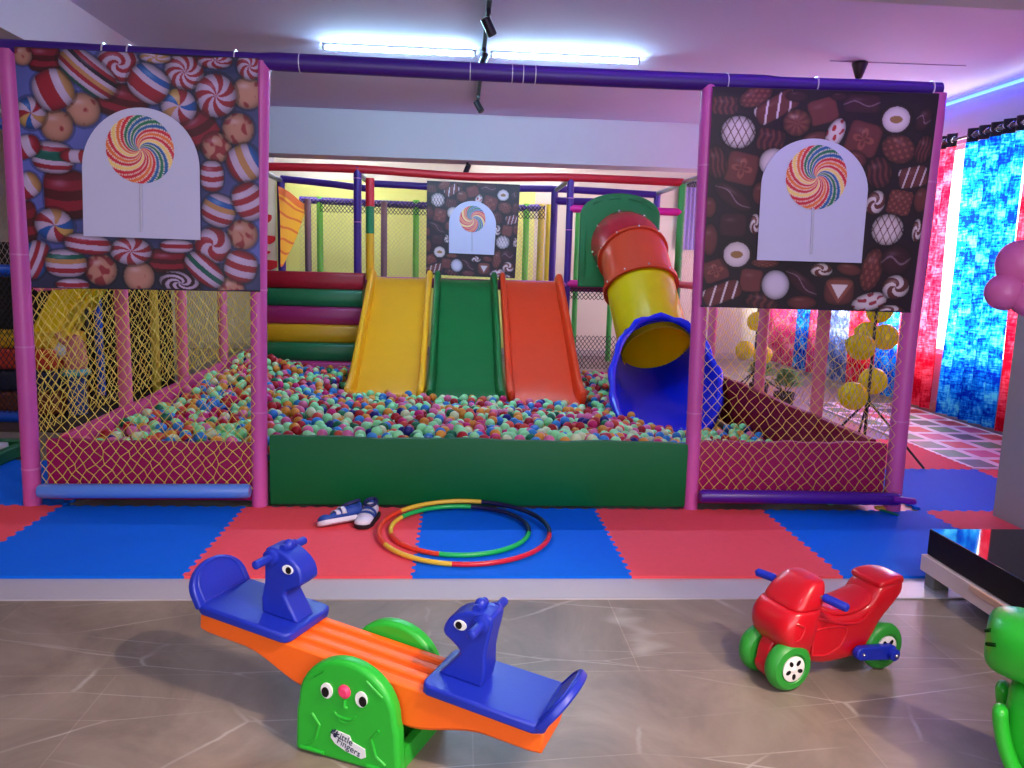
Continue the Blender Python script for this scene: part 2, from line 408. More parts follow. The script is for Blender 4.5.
# ------------------------------------------------------------------ pit wall panels
M_vgreen = mat('vinyl_green', (0, 94, 50), .5, spec=.22, noise=.12, nscale=2.5, bump=.12, bscale=5)
M_vmag = mat('vinyl_magenta', (150, 14, 88), .5, spec=.25, noise=.08, nscale=3, bump=.12, bscale=5)
M_vmar = mat('vinyl_maroon', (128, 10, 44), .5, spec=.25, noise=.08, nscale=3, bump=.1, bscale=5)
M_vpink = mat('vinyl_pink', (196, 46, 118), .42, noise=.08, nscale=3, bump=.1, bscale=5)
def panel(name, corners_bottom_z, a, b, zt_a, zt_b, thick, m, label, inward):
    """upright padded panel from a to b (x,y), slightly bulged"""
    a = Vector((*a, 0)); b = Vector((*b, 0)); t = (b-a).normalized(); nrm = Vector((-t.y, t.x, 0))*inward
    rings = []
    n = 24
    for i in range(n+1):
        u = i/n; p = a.lerp(b, u); zt = zt_a*(1-u)+zt_b*u + .004*math.sin(u*17) + .003*math.sin(u*41+1)
        ring = []
        for (s, z) in ((-.5, corners_bottom_z+.015), (-.36, corners_bottom_z), (.36, corners_bottom_z), (.5, corners_bottom_z+.015), (.5+.05*math.sin(u*9), zt*.5), (.5, zt-.018), (.36, zt), (-.36, zt), (-.5, zt-.018), (-.5-.08*math.sin(u*13), zt*.5)):
            ring.append(p + nrm*s*thick + Vector((0, 0, z)))
        rings.append(ring)
    o = obj(name, loft(BM(), rings), m, None, auto=50)
    return tag(o, label, 'wall panel')
panel('pit_wall_panel', .035, (-.855, FY), (1.53, FY), .428, .415, .055, M_vgreen, 'wide dark green padded panel closing the front of the ball pit', 1)
panel('pit_wall_panel', .05, (-2.07, FY+.02), (-.94, FY+.02), .388, .38, .05, M_vmag, 'short magenta padded panel behind the left front net', 1)
panel('pit_wall_panel', .05, (1.61, FY+.02), (2.74, FY+.02), .42, .428, .05, M_vmag, 'short magenta padded panel behind the right front net', 1)
panel('pit_wall_panel', .021, (SX0+.09, FY+.08), (SX0+.09, 5.8), .40, .46, .06, M_vpink, 'long pink padded panel along the left side of the pit', 1)
panel('pit_wall_panel', .021, (SX1-.09, FY+.08), (SX1-.09, 5.8), .43, .43, .06, M_vmar, 'long dark maroon padded panel along the right side of the pit', 1)
# padded bars at the foot of the nets
def bar(pts, r, m, label, name='padded_bar'):
    P = [Vector(p) for p in pts]
    rr = [r*.86] + [r]*(len(P)-2) + [r*.86]
    return tag(obj(name, add_tube(BM(), P, rr, 18), m, None, auto=50), label, 'padded bar')
pb = [at(39, 491, Y=.93), at(42, 491, Y=.93), at(145, 491, Y=.93), at(247, 491, Y=.93), at(250, 491, Y=.93)]
bar(pb, .04, mat('bar_lightblue', (84, 132, 222), .32, noise=.05), 'light blue padded bar across the foot of the left front net')
pb = [at(700, 496, Y=.93), at(703, 496, Y=.93), at(800, 497, Y=.93), at(896, 499, Y=.93), at(899, 499, Y=.93)]
bar(pb, .038, mat('bar_purple', (70, 14, 140), .35, noise=.05), 'dark purple padded bar across the foot of the right front net')
bar([at(893, 499, Y=.90), at(896, 499.5, Y=.90), at(908, 501, Y=.90), at(914, 501.5, Y=.90), at(915, 501.5, Y=.90)], .02, mat('bar_violet', (120, 20, 160), .35), 'short violet tube end sticking out past the rightmost pink pole')

# ------------------------------------------------------------------ nets
def net(name, label, P00, P10, P01, P11, nu, nv, r, m, jit=.12, sag=0, sagdir=(0, 1, 0), kind=None):
    """diamond mesh of cord between four corners (u along the width, v upward)"""
    P00, P10, P01, P11 = [Vector(p) for p in (P00, P10, P01, P11)]; sd = Vector(sagdir)
    V = []; Fc = []
    lr = np.random.default_rng(nu*7+nv)
    J = lr.normal(0, jit, (nu+2, nv+2, 2))
    def node(i, j):
        u = max(0, min(1, (i + (.5 if j % 2 else 0) + (J[i, j, 0] if 0 < j < nv else 0))/nu)); v = max(0, min(1, (j + (J[i, j, 1] if 0 < j < nv else 0))/nv))
        p = P00.lerp(P10, u).lerp(P01.lerp(P11, u), v)
        return p + sd*sag*math.sin(PI*u)*math.sin(PI*v)
    def cord(a, b):
        t = b-a
        if t.length < 1e-5: return
        t.normalize(); s = t.cross(Vector((.31, .77, .55))).normalized(); w = t.cross(s)
        k = len(V)
        for p in (a, b):
            for q in range(3):
                an = 2*PI*q/3; V.append(p + (s*math.cos(an)+w*math.sin(an))*r)
        for q in range(3): Fc.append((k+q, k+(q+1) % 3, k+3+(q+1) % 3, k+3+q))
    for j in range(nv):
        for i in range(nu+1):
            a = node(i, j)
            if j % 2 == 0:
                if i <= nu-1: cord(a, node(i, j+1))
                if i >= 1: cord(a, node(i-1, j+1))
            else:
                if i <= nu-1:
                    cord(a, node(i, j+1)); cord(a, node(i+1, j+1))
    me = bpy.data.meshes.new(name); me.from_pydata([tuple(v) for v in V], [], Fc)
    o = link(name, me, m)
    return tag(o, label, 'safety net', None, kind)
M_ny = mat('cord_yellow', (232, 206, 84), .6); M_no = mat('cord_orange', (226, 164, 96), .6)
M_nd = mat('cord_dark', (30, 20, 44), .6); M_ng = mat('cord_grey', (172, 160, 150), .6)
yN = FY-.045
net('safety_net', 'yellow diamond safety net below the striped candy banner', at(40, 488, Y=yN), at(253, 489, Y=yN), at(36, 284, Y=yN), at(258, 291, Y=yN), 20, 32, .0024, M_ny, .1, .02)
net('safety_net', 'yellow diamond safety net below the right chocolate banner', at(698, 493, Y=yN), at(890, 494, Y=yN), at(704, 306, Y=yN), at(906, 311, Y=yN), 18, 30, .0017, M_ny, .08, .02)
net('safety_net', 'yellow safety net along the left side of the ball pit', (SX0-.03, FY+.05, .42), (SX0-.03, BY, .45), (SX0-.03, FY+.05, 2.38), (SX0-.03, BY, 2.38), 60, 56, .0024, M_ny, .1, .03, (1, 0, 0))
net('safety_net', 'pale grey safety net along the right side of the ball pit', (SX1+.02, FY+.05, .42), (SX1+.02, BY, .43), (SX1+.02, FY+.05, 2.38), (SX1+.02, BY, 2.38), 72, 44, .0016, M_ng, .1, .03, (1, 0, 0))
net('safety_net', 'fine pale safety net at the rear of the upper platform', (SX0, 8.24, 1.2), (1.42, 8.24, 1.2), (SX0, 8.24, 2.28), (1.42, 8.24, 2.28), 60, 34, .0022, M_ng, .08)
net('safety_net', 'dark net band hanging over the rear purple rail', (SX0+.3, 8.2, 2.08), (1.42, 8.2, 2.08), (SX0+.3, 8.2, 2.27), (1.42, 8.2, 2.27), 64, 6, .006, M_nd, .06)
net('safety_net', 'narrow dark net strip under the pink rail beside the orange slide', (1.5, BY+.02, 1.03), (SX1, BY+.02, 1.03), (1.5, BY+.02, 1.17), (SX1, BY+.02, 1.17), 26, 5, .005, M_nd, .06)
net('safety_net', 'low dark net at the rear edge of the pit under the platform', (1.46, 7.1, .05), (SX1, 7.1, .05), (1.46, 7.1, .5), (SX1, 7.1, .5), 24, 12, .005, M_nd, .06)
net('safety_net', 'orange tinted net between the green panel and the green pole', (2.46, 7.1, 1.2), (SX1, 7.1, 1.2), (2.46, 7.1, 2.2), (SX1, 7.1, 2.2), 8, 26, .006, mat('cord_deep_orange', (236, 130, 70), .6), .06)

# ------------------------------------------------------------------ printed banners
def hexc(*c): return np.array(c, float)/255
RED_, WHT, BLU, YEL, GRN, GOLD, DKR, BLK = hexc(176, 34, 52), hexc(224, 206, 214), hexc(30, 104, 176), hexc(232, 190, 96), hexc(20, 110, 84), hexc(214, 160, 90), hexc(112, 18, 34), hexc(30, 18, 36)
class Canvas:
    def __init__(s, n, fn):
        s.n = n
        g = (np.arange(n)+.5)/n
        s.X, s.Y = np.meshgrid(g, g)
        s.a = fn(s.X, s.Y)
        s.nz = np.sin(s.X*61+np.sin(s.Y*47)*2)*np.sin(s.Y*53+np.sin(s.X*71)*2)
    def blob(s, cx, cy, rx, ry, ang, fn, p=2., rim=.45, hl=.35):
        a = math.radians(ang); dx, dy = s.X-cx, s.Y-cy
        u = (dx*math.cos(a)+dy*math.sin(a))/rx; v = (-dx*math.sin(a)+dy*math.cos(a))/ry
        d = (np.abs(u)**p+np.abs(v)**p)
        sh = (d < 1.35) & (d >= 1)
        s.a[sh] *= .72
        m = d < 1
        col = fn(u[m], v[m], s.nz[m])
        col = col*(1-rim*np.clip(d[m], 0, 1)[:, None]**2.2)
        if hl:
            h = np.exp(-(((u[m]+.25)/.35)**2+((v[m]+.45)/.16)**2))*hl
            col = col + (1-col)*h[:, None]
        s.a[m] = np.clip(col, 0, 1)
def f_solid(c): return lambda u, v, z: np.tile(c, (len(u), 1))
def f_ball(c1=hexc(216, 158, 118), c2=hexc(168, 52, 56), th=.25):
    def f(u, v, z):
        k = np.clip((np.sin(u*5+v*3)+np.sin(v*7-u*4+2)+z*1.6 - th*3), 0, 1)[:, None]
        return c1*(1-k)+c2*k
    return f
def f_pin(n=8, tw=1.2, c1=RED_, c2=WHT):
    def f(u, v, z):
        t = np.arctan2(v, u)+tw*np.hypot(u, v); k = (np.sin(t*n) > 0)[:, None]
        return np.where(k, c1, c2)
    return f
def f_sect(cols, tw=.4, off=0):
    C = np.array(cols)
    def f(u, v, z):
        t = (np.arctan2(v, u)+tw*np.hypot(u, v)+off) % (2*PI)
        return C[(t/(2*PI)*len(cols)).astype(int) % len(cols)]
    return f
def f_str(cols, curve=.25):
    C = np.array(cols)
    def f(u, v, z):
        t = np.clip((v*(1-curve*u*u*0)+1)/2+curve*.3*(u*u-.4), 0, .999)
        return C[(t*len(cols)).astype(int)]
    return f
def sw(u, v, z):     # swirl lollipop
    t = np.arctan2(v, u); r = np.hypot(u, v)
    Rd, Og, Gd, Gn, Bl = hexc(206, 30, 56), hexc(226, 112, 52), hexc(240, 204, 120), hexc(16, 112, 82), hexc(24, 92, 160)
    cols = np.array([Rd, Gd, Rd, Og, Rd, Gd, Og, Rd, Gn, Bl, Gn, Bl, Rd, Og, Rd, Gd, Bl, Gn, Bl, Rd, Og, Rd])
    n = len(cols); ph = ((t - 2.3*r**.8)/(2*PI) % 1)*n
    c = cols[np.floor(ph).astype(int) % n]
    w = ((ph % 1) < .17+.1*(1-r))[:, None]
    c = np.where(w, hexc(240, 226, 218), c)
    return c
def candy_canvas(n):
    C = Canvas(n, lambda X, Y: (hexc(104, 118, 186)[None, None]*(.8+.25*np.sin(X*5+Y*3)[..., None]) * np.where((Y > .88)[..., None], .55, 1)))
    def S(x, y):
        yt = 45+33*(x-40)/665; yb_ = 705+10*(x-40)/665; v = (y-yt)/(yb_-yt); xl = 37+54*v; xr = 706+6*v
        return (x-xl)/(xr-xl), v
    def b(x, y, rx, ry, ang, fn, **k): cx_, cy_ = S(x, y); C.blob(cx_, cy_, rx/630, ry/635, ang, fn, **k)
    cyl = f_str([DKR, DKR*1.3, DKR*.8, DKR*1.4, DKR*.7])
    for x, y, rx, ry, an in ((120, 75, 42, 36, 0), (330, 190, 68, 46, 12), (545, 262, 45, 56, -30), (180, 445, 58, 66, 0), (455, 630, 52, 34, 0), (72, 520, 32, 56, 0)):
        b(x, y, rx, ry, an, cyl, p=4, rim=.35)
    b(490, 692, 58, 32, 10, f_pin(5, 3, hexc(60, 20, 34), WHT)); b(200, 698, 46, 18, 0, f_str([WHT, RED_, WHT]))
    for x, y, r, th in ((225, 213, 44, .5), (155, 257, 43, .5), (590, 315, 40, -.2), (650, 265, 43, .1), (677, 170, 42, .5), (275, 655, 44, -.1), (378, 674, 42, .6), (662, 555, 42, .1), (630, 712, 38, 0), (60, 68, 26, .2)):
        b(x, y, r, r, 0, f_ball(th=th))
    b(500, 112, 51, 48, 0, f_pin()); b(587, 175, 55, 57, 0, f_pin(7, .8)); b(320, 92, 56, 48, 0, f_pin(3, 4)); b(355, 602, 56, 38, 0, f_pin(7, .5)); b(682, 98, 34, 36, 0, f_pin(6)); b(585, 82, 46, 22, 0, f_pin(6)); b(580, 585, 50, 50, 0, f_pin(3, 2)); b(420, 74, 40, 16, 0, f_pin(5, 1, GOLD, WHT))
    sec = [BLU, WHT, RED_, WHT, GOLD, WHT, BLU, YEL, RED_, WHT]
    b(485, 203, 47, 46, 0, f_sect(sec)); b(85, 222, 40, 42, 0, f_sect(sec, off=2)); b(150, 530, 52, 45, 10, f_sect(sec, off=4))
    for x, y, rx, ry, an, cols in ((145, 160, 52, 53, 65, [GOLD, WHT, RED_, RED_, WHT]), (238, 115, 82, 44, 38, [WHT, RED_, BLK, WHT, GOLD, RED_, WHT, GRN]), (402, 143, 54, 48, 35, [WHT, BLU, WHT, RED_, RED_, WHT]),
                                  (145, 343, 56, 42, 4, [WHT, RED_, GRN, GRN, WHT, RED_, WHT]), (216, 340, 18, 50, 90, [WHT, RED_, WHT, RED_]), (66, 315, 30, 46, 70, [RED_, WHT, RED_, RED_]), (72, 422, 34, 42, 60, [GOLD, WHT, RED_, WHT]),
                                  (577, 393, 32, 42, 0, [WHT, RED_, WHT, RED_, WHT, RED_]), (668, 358, 50, 48, 62, [BLU, WHT, GOLD, WHT, RED_]), (596, 488, 46, 44, 20, [WHT, BLU, GOLD, WHT, RED_, WHT]), (680, 463, 44, 52, -25, [RED_, WHT, RED_, WHT, RED_, WHT]),
                                  (100, 627, 54, 36, -65, [BLU, WHT, RED_, WHT, RED_, BLU]), (182, 637, 56, 38, 0, [WHT, GRN, GOLD, WHT, RED_, WHT]), (240, 583, 62, 28, 5, [WHT, RED_, WHT, RED_]), (557, 655, 62, 34, 40, [RED_, WHT, GRN, WHT, RED_]),
                                  (657, 645, 45, 45, 15, [RED_, WHT, RED_, WHT, RED_]), (480, 588, 46, 18, 0, [WHT, RED_, WHT])):
        b(x, y, rx, ry, an, f_str(cols), p=2.5)
    C.a = C.a*np.array([.82, .78, .92])
    return C
def choc_canvas(n):
    C = Canvas(n, lambda X, Y: np.tile(hexc(30, 14, 30), (len(X), len(X), 1)).astype(float))
    def S(x, y):
        v = (y-76)/638; xl = 95-35*v; xr = 735-75*v
        return (x-xl)/(xr-xl), v
    def b(x, y, rx, ry, ang, fn, **k): cx_, cy_ = S(x, y); C.blob(cx_, cy_, rx/620, ry/638, ang, fn, **k)
    BR, DB, LB, WC, TAN = hexc(98, 44, 48), hexc(58, 24, 36), hexc(132, 70, 62), hexc(214, 196, 206), hexc(146, 106, 66)
    def drz(u, v, z):
        k = (np.abs(np.sin((u+v*.5)*7)) < .22) | (np.abs(np.sin((u-v*.5)*7)) < .22)
        return np.where(k[:, None], BR, WC)
    def cream(u, v, z):
        r = np.hypot(u, v); rn = ((u/.4)**2+(v/.25)**2) < 1
        c = np.where((r > .85)[:, None], DB, WC); return np.where(rn[:, None], TAN, c)
    def ribs(u, v, z): return np.where((np.sin(u*14+np.sin(v*5)) > .2)[:, None], BR, DB)
    def whs(u, v, z): return np.where((np.abs(((u*1.0+v*.35)*1.6+.3) % 1-.5) < .09)[:, None], WC, BR)
    def tex(u, v, z): return np.where((np.sin(u*11)*np.sin(v*11) > .35)[:, None], LB, BR)
    def flower(u, v, z):
        t = np.arctan2(v, u); r = np.hypot(u, v); return np.where((np.abs(r-.55*np.abs(np.cos(2*t))) < .12)[:, None], LB, BR)
    def flut(u, v, z): return np.where((np.sin(np.arctan2(v, u)*9) > 0)[:, None], BR, LB*.9)
    def spots(c1, c2):
        return lambda u, v, z: np.where((np.sin(u*6+1)*np.sin(v*6)+z*.5 > .45)[:, None], c2, c1)
    def dl(u, v, z): return np.where((np.abs(v-.25*np.sin(u*4)) < .07)[:, None], hexc(120, 90, 110), DB)
    def swl(u, v, z): return np.where((np.sin(np.arctan2(v, u)*3+7*np.hypot(u, v)) > .1)[:, None], WC, BR)
    for a in ((175, 305, 44, 45, 12, flower), (520, 210, 47, 48, 14, flower), (405, 135, 40, 36, -18, dl), (625, 390, 34, 36, 8, tex), (100, 606, 36, 32, -20, flower), (200, 632, 32, 34, 5, dl)):
        fn = a[5] if a[5] is not dl else f_solid(BR*1.05)
        b(*a[:5], fn, p=7, rim=.35, hl=.12)
    for a in ((272, 128, 62, 30, -32, whs), (662, 315, 40, 30, -12, whs), (118, 672, 56, 28, -22, whs), (128, 128, 34, 26, 0, ribs), (515, 110, 52, 26, 0, dl), (255, 222, 38, 32, 10, ribs), (150, 470, 38, 34, 0, f_solid(DB))):
        b(*a, p=5, rim=.35, hl=.12)
    for a in ((215, 98, 48, 28, -30, tex), (545, 590, 32, 64, 10, tex), (620, 235, 48, 40, 25, tex), (565, 305, 36, 46, -15, ribs), (150, 388, 60, 26, 35, dl), (345, 635, 60, 24, 38, dl), (615, 560, 44, 44, 0, dl), (690, 235, 22, 40, 10, ribs), (105, 290, 28, 46, -10, ribs), (85, 515, 22, 46, 0, f_solid(BR)), (85, 420, 18, 30, 0, f_solid(BR)), (230, 695, 48, 26, 10, ribs), (345, 694, 44, 20, 0, f_solid(BR)), (230, 375, 26, 34, 0, f_solid(BR)), (685, 380, 20, 36, 0, f_solid(BR)), (385, 215, 40, 22, -15, f_solid(BR)), (690, 150, 20, 34, 20, dl), (500, 268, 30, 22, 20, f_solid(BR)), (240, 578, 40, 14, 0, tex), (480, 590, 36, 18, 10, f_solid(BR)), (330, 95, 30, 16, 0, f_solid(DB)), (450, 92, 24, 12, 0, f_solid(DB))):
        b(*a, rim=.4, hl=.15)
    b(330, 170, 38, 38, 0, flut)
    for x, y in ((165, 202), (590, 470)): b(x, y, 46, 46, 0, drz, hl=0)
    for x, y in ((613, 152), (160, 556)): b(x, y, 44, 43, 0, cream, hl=0)
    b(264, 285, 40, 40, 0, f_solid(WC), hl=0); b(270, 643, 40, 44, -20, f_solid(hexc(206, 192, 216)), hl=0)
    b(440, 196, 24, 44, 20, spots(WC, RED_), hl=0); b(540, 685, 54, 26, -14, spots(WC, hexc(150, 40, 60)), hl=0); b(615, 640, 40, 36, 0, swl); b(555, 392, 28, 36, 20, swl); b(402, 595, 32, 20, 0, swl); b(212, 465, 16, 30, 0, swl); b(602, 712, 40, 18, 0, swl); b(675, 470, 14, 34, 0, swl)
    def tri(u, v, z):
        k = (v > -.45) & (v < .55-0*u) & (np.abs(u) < (.55-v)*.55); k2 = (v > -.8) & (np.abs(u) < (.95-v)*.62)
        return np.where(k[:, None], WC, np.where(k2[:, None], LB, BR))
    b(452, 656, 44, 42, 0, tri, p=3, hl=0)
    return C
def quad_grid(name, corners, n, colors, m, parent=None, wav=0, nrm=Vector((0, -1, 0)), mask=None, thick=0):
    """corners TL,TR,BL,BR -> dense printed sheet with a colour per point"""
    TL, TR, BL, BR = [np.array(c, float) for c in corners]
    g = np.linspace(0, 1, n); U, V = np.meshgrid(g, g)
    P = (TL[None, None]*((1-U)*(1-V))[..., None] + TR*(U*(1-V))[..., None] + BL*((1-U)*V)[..., None] + BR*(U*V)[..., None])
    if wav: P = P + np.array(nrm)*(wav*(np.sin(U*7+V*2)*.6+np.sin(U*15-V*4)*.25+V*np.sin(U*4+1)))[..., None]
    me = bpy.data.meshes.new(name)
    idx = np.arange(n*n).reshape(n, n)
    q = np.stack([idx[:-1, :-1], idx[1:, :-1], idx[1:, 1:], idx[:-1, 1:]], -1).reshape(-1, 4)
    me.vertices.add(n*n); me.vertices.foreach_set('co', P.reshape(-1).astype(np.float32))
    me.loops.add(len(q)*4); me.loops.foreach_set('vertex_index', q.reshape(-1).astype(np.int32))
    me.polygons.add(len(q)); me.polygons.foreach_set('loop_start', (np.arange(len(q))*4).astype(np.int32))
    me.update(calc_edges=True); me.validate()
    s = np.clip(colors, 0, 1); lc = np.where(s <= .04045, s/12.92, ((s+.055)/1.055)**2.4)
    ca = me.color_attributes.new('Col', 'FLOAT_COLOR', 'POINT')
    ca.data.foreach_set('color', np.concatenate([lc, np.ones((n, n, 1))], -1).reshape(-1).astype(np.float32))
    return link(name, me, m, parent)
M_print = mat_attr('printed_vinyl', .5)
M_card = mat('card_white', (200, 198, 230), .55, noise=.01)
def banner(label, px, Y, canvas, n, card, lol, stick, wav):
    tl, tr, bl, br = [at(*p, Y=Y) for p in px]
    base = (bl+br)/2
    t = thing('banner', label, 'banner', base)
    loc = lambda v: v-base
    sh = quad_grid('candy_print', [loc(v) for v in (tl, tr, bl, br)], n, canvas.a, M_print, t, wav)
    for a, b in ((tl, tr), (bl, br)):
        obj('hem', add_tube(BM(), [loc(a)+Vector((0, .006, 0)), loc(b)+Vector((0, .006, 0))], .005, 6), mat('banner_hem', (44, 30, 52), .6), t)
    # arched card: px of left-bottom, right-bottom, shoulder y, top
    (lx, ly), (rx, ry), (shl, shr), topy = card
    Yc = Y-.022
    L0, R0 = loc(at(lx, ly, Y=Yc)), loc(at(rx, ry, Y=Yc)); L1 = loc(at(shl[0], shl[1], Y=Yc)); R1 = loc(at(shr[0], shr[1], Y=Yc))
    c = (L1+R1)/2; top = loc(at((shl[0]+shr[0])/2, topy, Y=Yc)); ax = R1-c; ay = top-c
    pts = [L0, R0] + [c+ax*math.cos(PI*k/28)+ay*math.sin(PI*k/28) for k in range(29)]
    bm = BM()
    Fv = [bm.verts.new(p) for p in pts]; Bv = [bm.verts.new(p+Vector((0, .004, 0))) for p in pts]
    bm.faces.new(Fv); bm.faces.new(list(reversed(Bv)))
    for k in range(len(pts)): bm.faces.new((Fv[k], Bv[k], Bv[(k+1) % len(pts)], Fv[(k+1) % len(pts)]))
    cd = obj('arch_card', bm, M_card, t, smooth=False); cd['label'] = 'plain white arch-shaped card'
    # lollipop disc
    lc, lr = lol; C0 = loc(at(*lc, Y=Yc-.003)); rx_ = (loc(at(lc[0]+lr, lc[1], Y=Yc-.003))-C0).x
    me = bpy.data.meshes.new('lollipop'); nr, na = 30, 264; V = []; Fq = []; cu = []; cv = []
    for i in range(nr+1):
        r = i/nr
        for k in range(na):
            a = 2*PI*k/na; V.append((C0.x+rx_*r*math.cos(a), C0.y-.003*(1-r*r), C0.z+rx_*r*math.sin(a))); cu.append(r*math.cos(a)); cv.append(-r*math.sin(a))
    for i in range(nr):
        for k in range(na): Fq.append((i*na+k, i*na+(k+1) % na, (i+1)*na+(k+1) % na, (i+1)*na+k))
    me.from_pydata(V, [], Fq)
    colr = sw(np.array(cu), np.array(cv), 0); lcx = np.where(colr <= .04045, colr/12.92, ((colr+.055)/1.055)**2.4)
    ca = me.color_attributes.new('Col', 'FLOAT_COLOR', 'POINT'); ca.data.foreach_set('color', np.concatenate([lcx, np.ones((len(lcx), 1))], 1).reshape(-1).astype(np.float32))
    link('lollipop', me, M_print, cd)
    a, b = [loc(at(*s_, Y=Yc-.001)) for s_ in stick]
    obj('lollipop_stick', add_tube(BM(), [a, b], rx_*.05, 8), mat('stick_grey', (186, 184, 206), .5), cd)
    return t
YBN = FY-.07
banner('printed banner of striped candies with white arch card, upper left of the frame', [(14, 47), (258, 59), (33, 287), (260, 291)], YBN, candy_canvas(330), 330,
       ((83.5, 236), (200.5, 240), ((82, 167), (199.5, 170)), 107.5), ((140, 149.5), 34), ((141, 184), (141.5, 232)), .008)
cc = choc_canvas(330)
banner('large printed banner of chocolates with white arch card, upper right of the frame', [(713, 87), (939, 94), (701, 306), (911, 312)], YBN, cc, 330,
       ((757, 260), (861.5, 263), ((761, 189), (868, 190)), 138.5), ((816.5, 177.5), 30.5), ((813, 208), (811, 254)), .008)
banner('small printed banner of chocolates hanging at the rear above the slides', [(427, 181), (520, 185), (426, 274), (515, 278)], 5.78, choc_canvas(150), 150,
       ((449, 253), (494, 255), ((449, 224), (496, 225)), 201), ((472.5, 219), 13), ((472, 232), (472, 252)), .006)

# ------------------------------------------------------------------ slides
def slide(label, X0, X1, m, ytop=5.86, ybot=3.62, ztop=1.235, zbot=.17, tilt=0.):
    W = X1-X0; xc = (X0+X1)/2
    t = thing('slide', label, 'slide', (xc, ybot, .03), 0, 'open slides side by side')
    o0 = Vector(t.location)
    path = [(ytop+.10, ztop), (ytop, ztop), (ytop-.12, ztop-.035)]
    for k in range(1, 10):
        u = k/10; path.append((ytop-.12-(ytop-.12-ybot-.45)*u, ztop-.035-(ztop-.035-zbot-.07)*u))
    path += [(ybot+.42, zbot+.055), (ybot+.25, zbot+.02), (ybot, zbot)]
    bed_w = W/2-.07
    def ring(y, z, prof):
        return [Vector((x+xc, y, z+dz))-o0 for x, dz in prof]
    prof = [(-bed_w, .0), (-bed_w*.5, -.006), (0, -.008), (bed_w*.5, -.006), (bed_w, 0), (bed_w, -.045), (0, -.05), (-bed_w, -.045)]
    obj('bed', loft(BM(), [ring(y, z, prof) for y, z in path]), m, t, auto=50)
    for s in (-1, 1):
        rings = []
        for i, (y, z) in enumerate(path):
            h = .15 if 1 < i < len(path)-2 else (.12 if i > 1 else .07 if i == 1 else .05)
            fl = .002*max(0, i-len(path)+5)*(1 if s < 0 else .8)
            p = [(s*(bed_w-.012), -.05), (s*(bed_w-.004), .02), (s*(bed_w+.004), h*.8), (s*(bed_w+.018), h), (s*(bed_w+.05), h+.004), (s*(W/2+.004+fl), h-.02), (s*(W/2+.002+fl), h*.4), (s*(W/2-.01+fl), -.05)]
            rings.append(ring(y, z, p))
        sub(obj('side_rail', loft(BM(), rings), m, t, auto=60), 1)
    bm = BM(); add_tube(bm, [Vector((xc-bed_w, ytop+.1, ztop-.02))-o0, Vector((xc+bed_w, ytop+.1, ztop-.02))-o0], .022, 10)
    obj('top_lip', bm, m, t)
    return t
M_sy = mat('plastic_yellow', (238, 172, 2), .4, noise=.04); M_sg = mat('plastic_green', (4, 100, 40), .42, spec=.3, noise=.05); M_so = mat('plastic_orange', (224, 62, 14), .42, spec=.35, noise=.05)
slide('yellow plastic slide running down into the ball pit, beside the foam steps', -.83, -.115, M_sy)
slide('dark green plastic slide in the middle of the three open slides', -.09, .625, M_sg)
slide('orange plastic slide next to the covered tube slide', .655, 1.38, M_so)

# ------------------------------------------------------------------ foam steps
st = thing('foam_steps', 'stack of coloured padded foam steps climbing to the platform beside the yellow slide', 'climbing steps', (-1.52, 5.5, .03))
cols = [('vinyl_step_red', (156, 8, 34)), ('vinyl_step_green', (10, 104, 60)), ('vinyl_step_pink', (150, 26, 92)), ('vinyl_step_yellow', (206, 150, 10)), ('vinyl_step_green', (10, 104, 60)), ('vinyl_step_pink2', (178, 34, 108)), ('vinyl_step_red', (156, 8, 34))]
o0 = Vector(st.location); nam = ['red', 'green', 'pink', 'yellow', 'green', 'pink', 'red']
for i, (cn, c) in enumerate(cols):
    zt = 1.275-i*.193; yf = 5.72-i*.10; zb = max(.03, zt-.191)
    prof = [(yf+.34, zb), (yf+.016, zb), (yf+.002, zb+.016), (yf-.006, (zb+zt)/2-.01), (yf-.002, zt-.03), (yf+.008, zt-.009), (yf+.03, zt), (yf+.34, zt-.003)]
    xs = [-1.975, -1.965, -1.5, -.905, -.895]
    rings = [[Vector((x, y+ (.006 if k in (0, 4) else 0), z))-o0 for y, z in prof] for k, x in enumerate(xs)]
    o = obj('step', loft(BM(), rings), mat(cn, c, .4, noise=.08, nscale=3, bump=.12, bscale=8), st, auto=50); o['label'] = nam[i]+' padded step'

# ------------------------------------------------------------------ tube slide
M_tr = mat('tube_red', (176, 30, 40), .25, noise=.04); M_to = mat('tube_orange', (222, 76, 44), .25, noise=.04); M_ty = mat('tube_yellow', (240, 212, 8), .25, noise=.04)
translucent(M_ty, .3); translucent(M_to, .2)
M_tb = mat('tube_blue', (10, 34, 206), .25, noise=.05); M_tg = mat('panel_green', (20, 112, 56), .4, noise=.05); M_bolt = mat('bolt_zinc', (214, 208, 200), .3, metal=.7)
ts = thing('tube_slide', 'covered tube slide of red, orange, yellow and blue sections on a green panel', 'tube slide', (2.15, 4.6, .03))
o0 = Vector(ts.location)
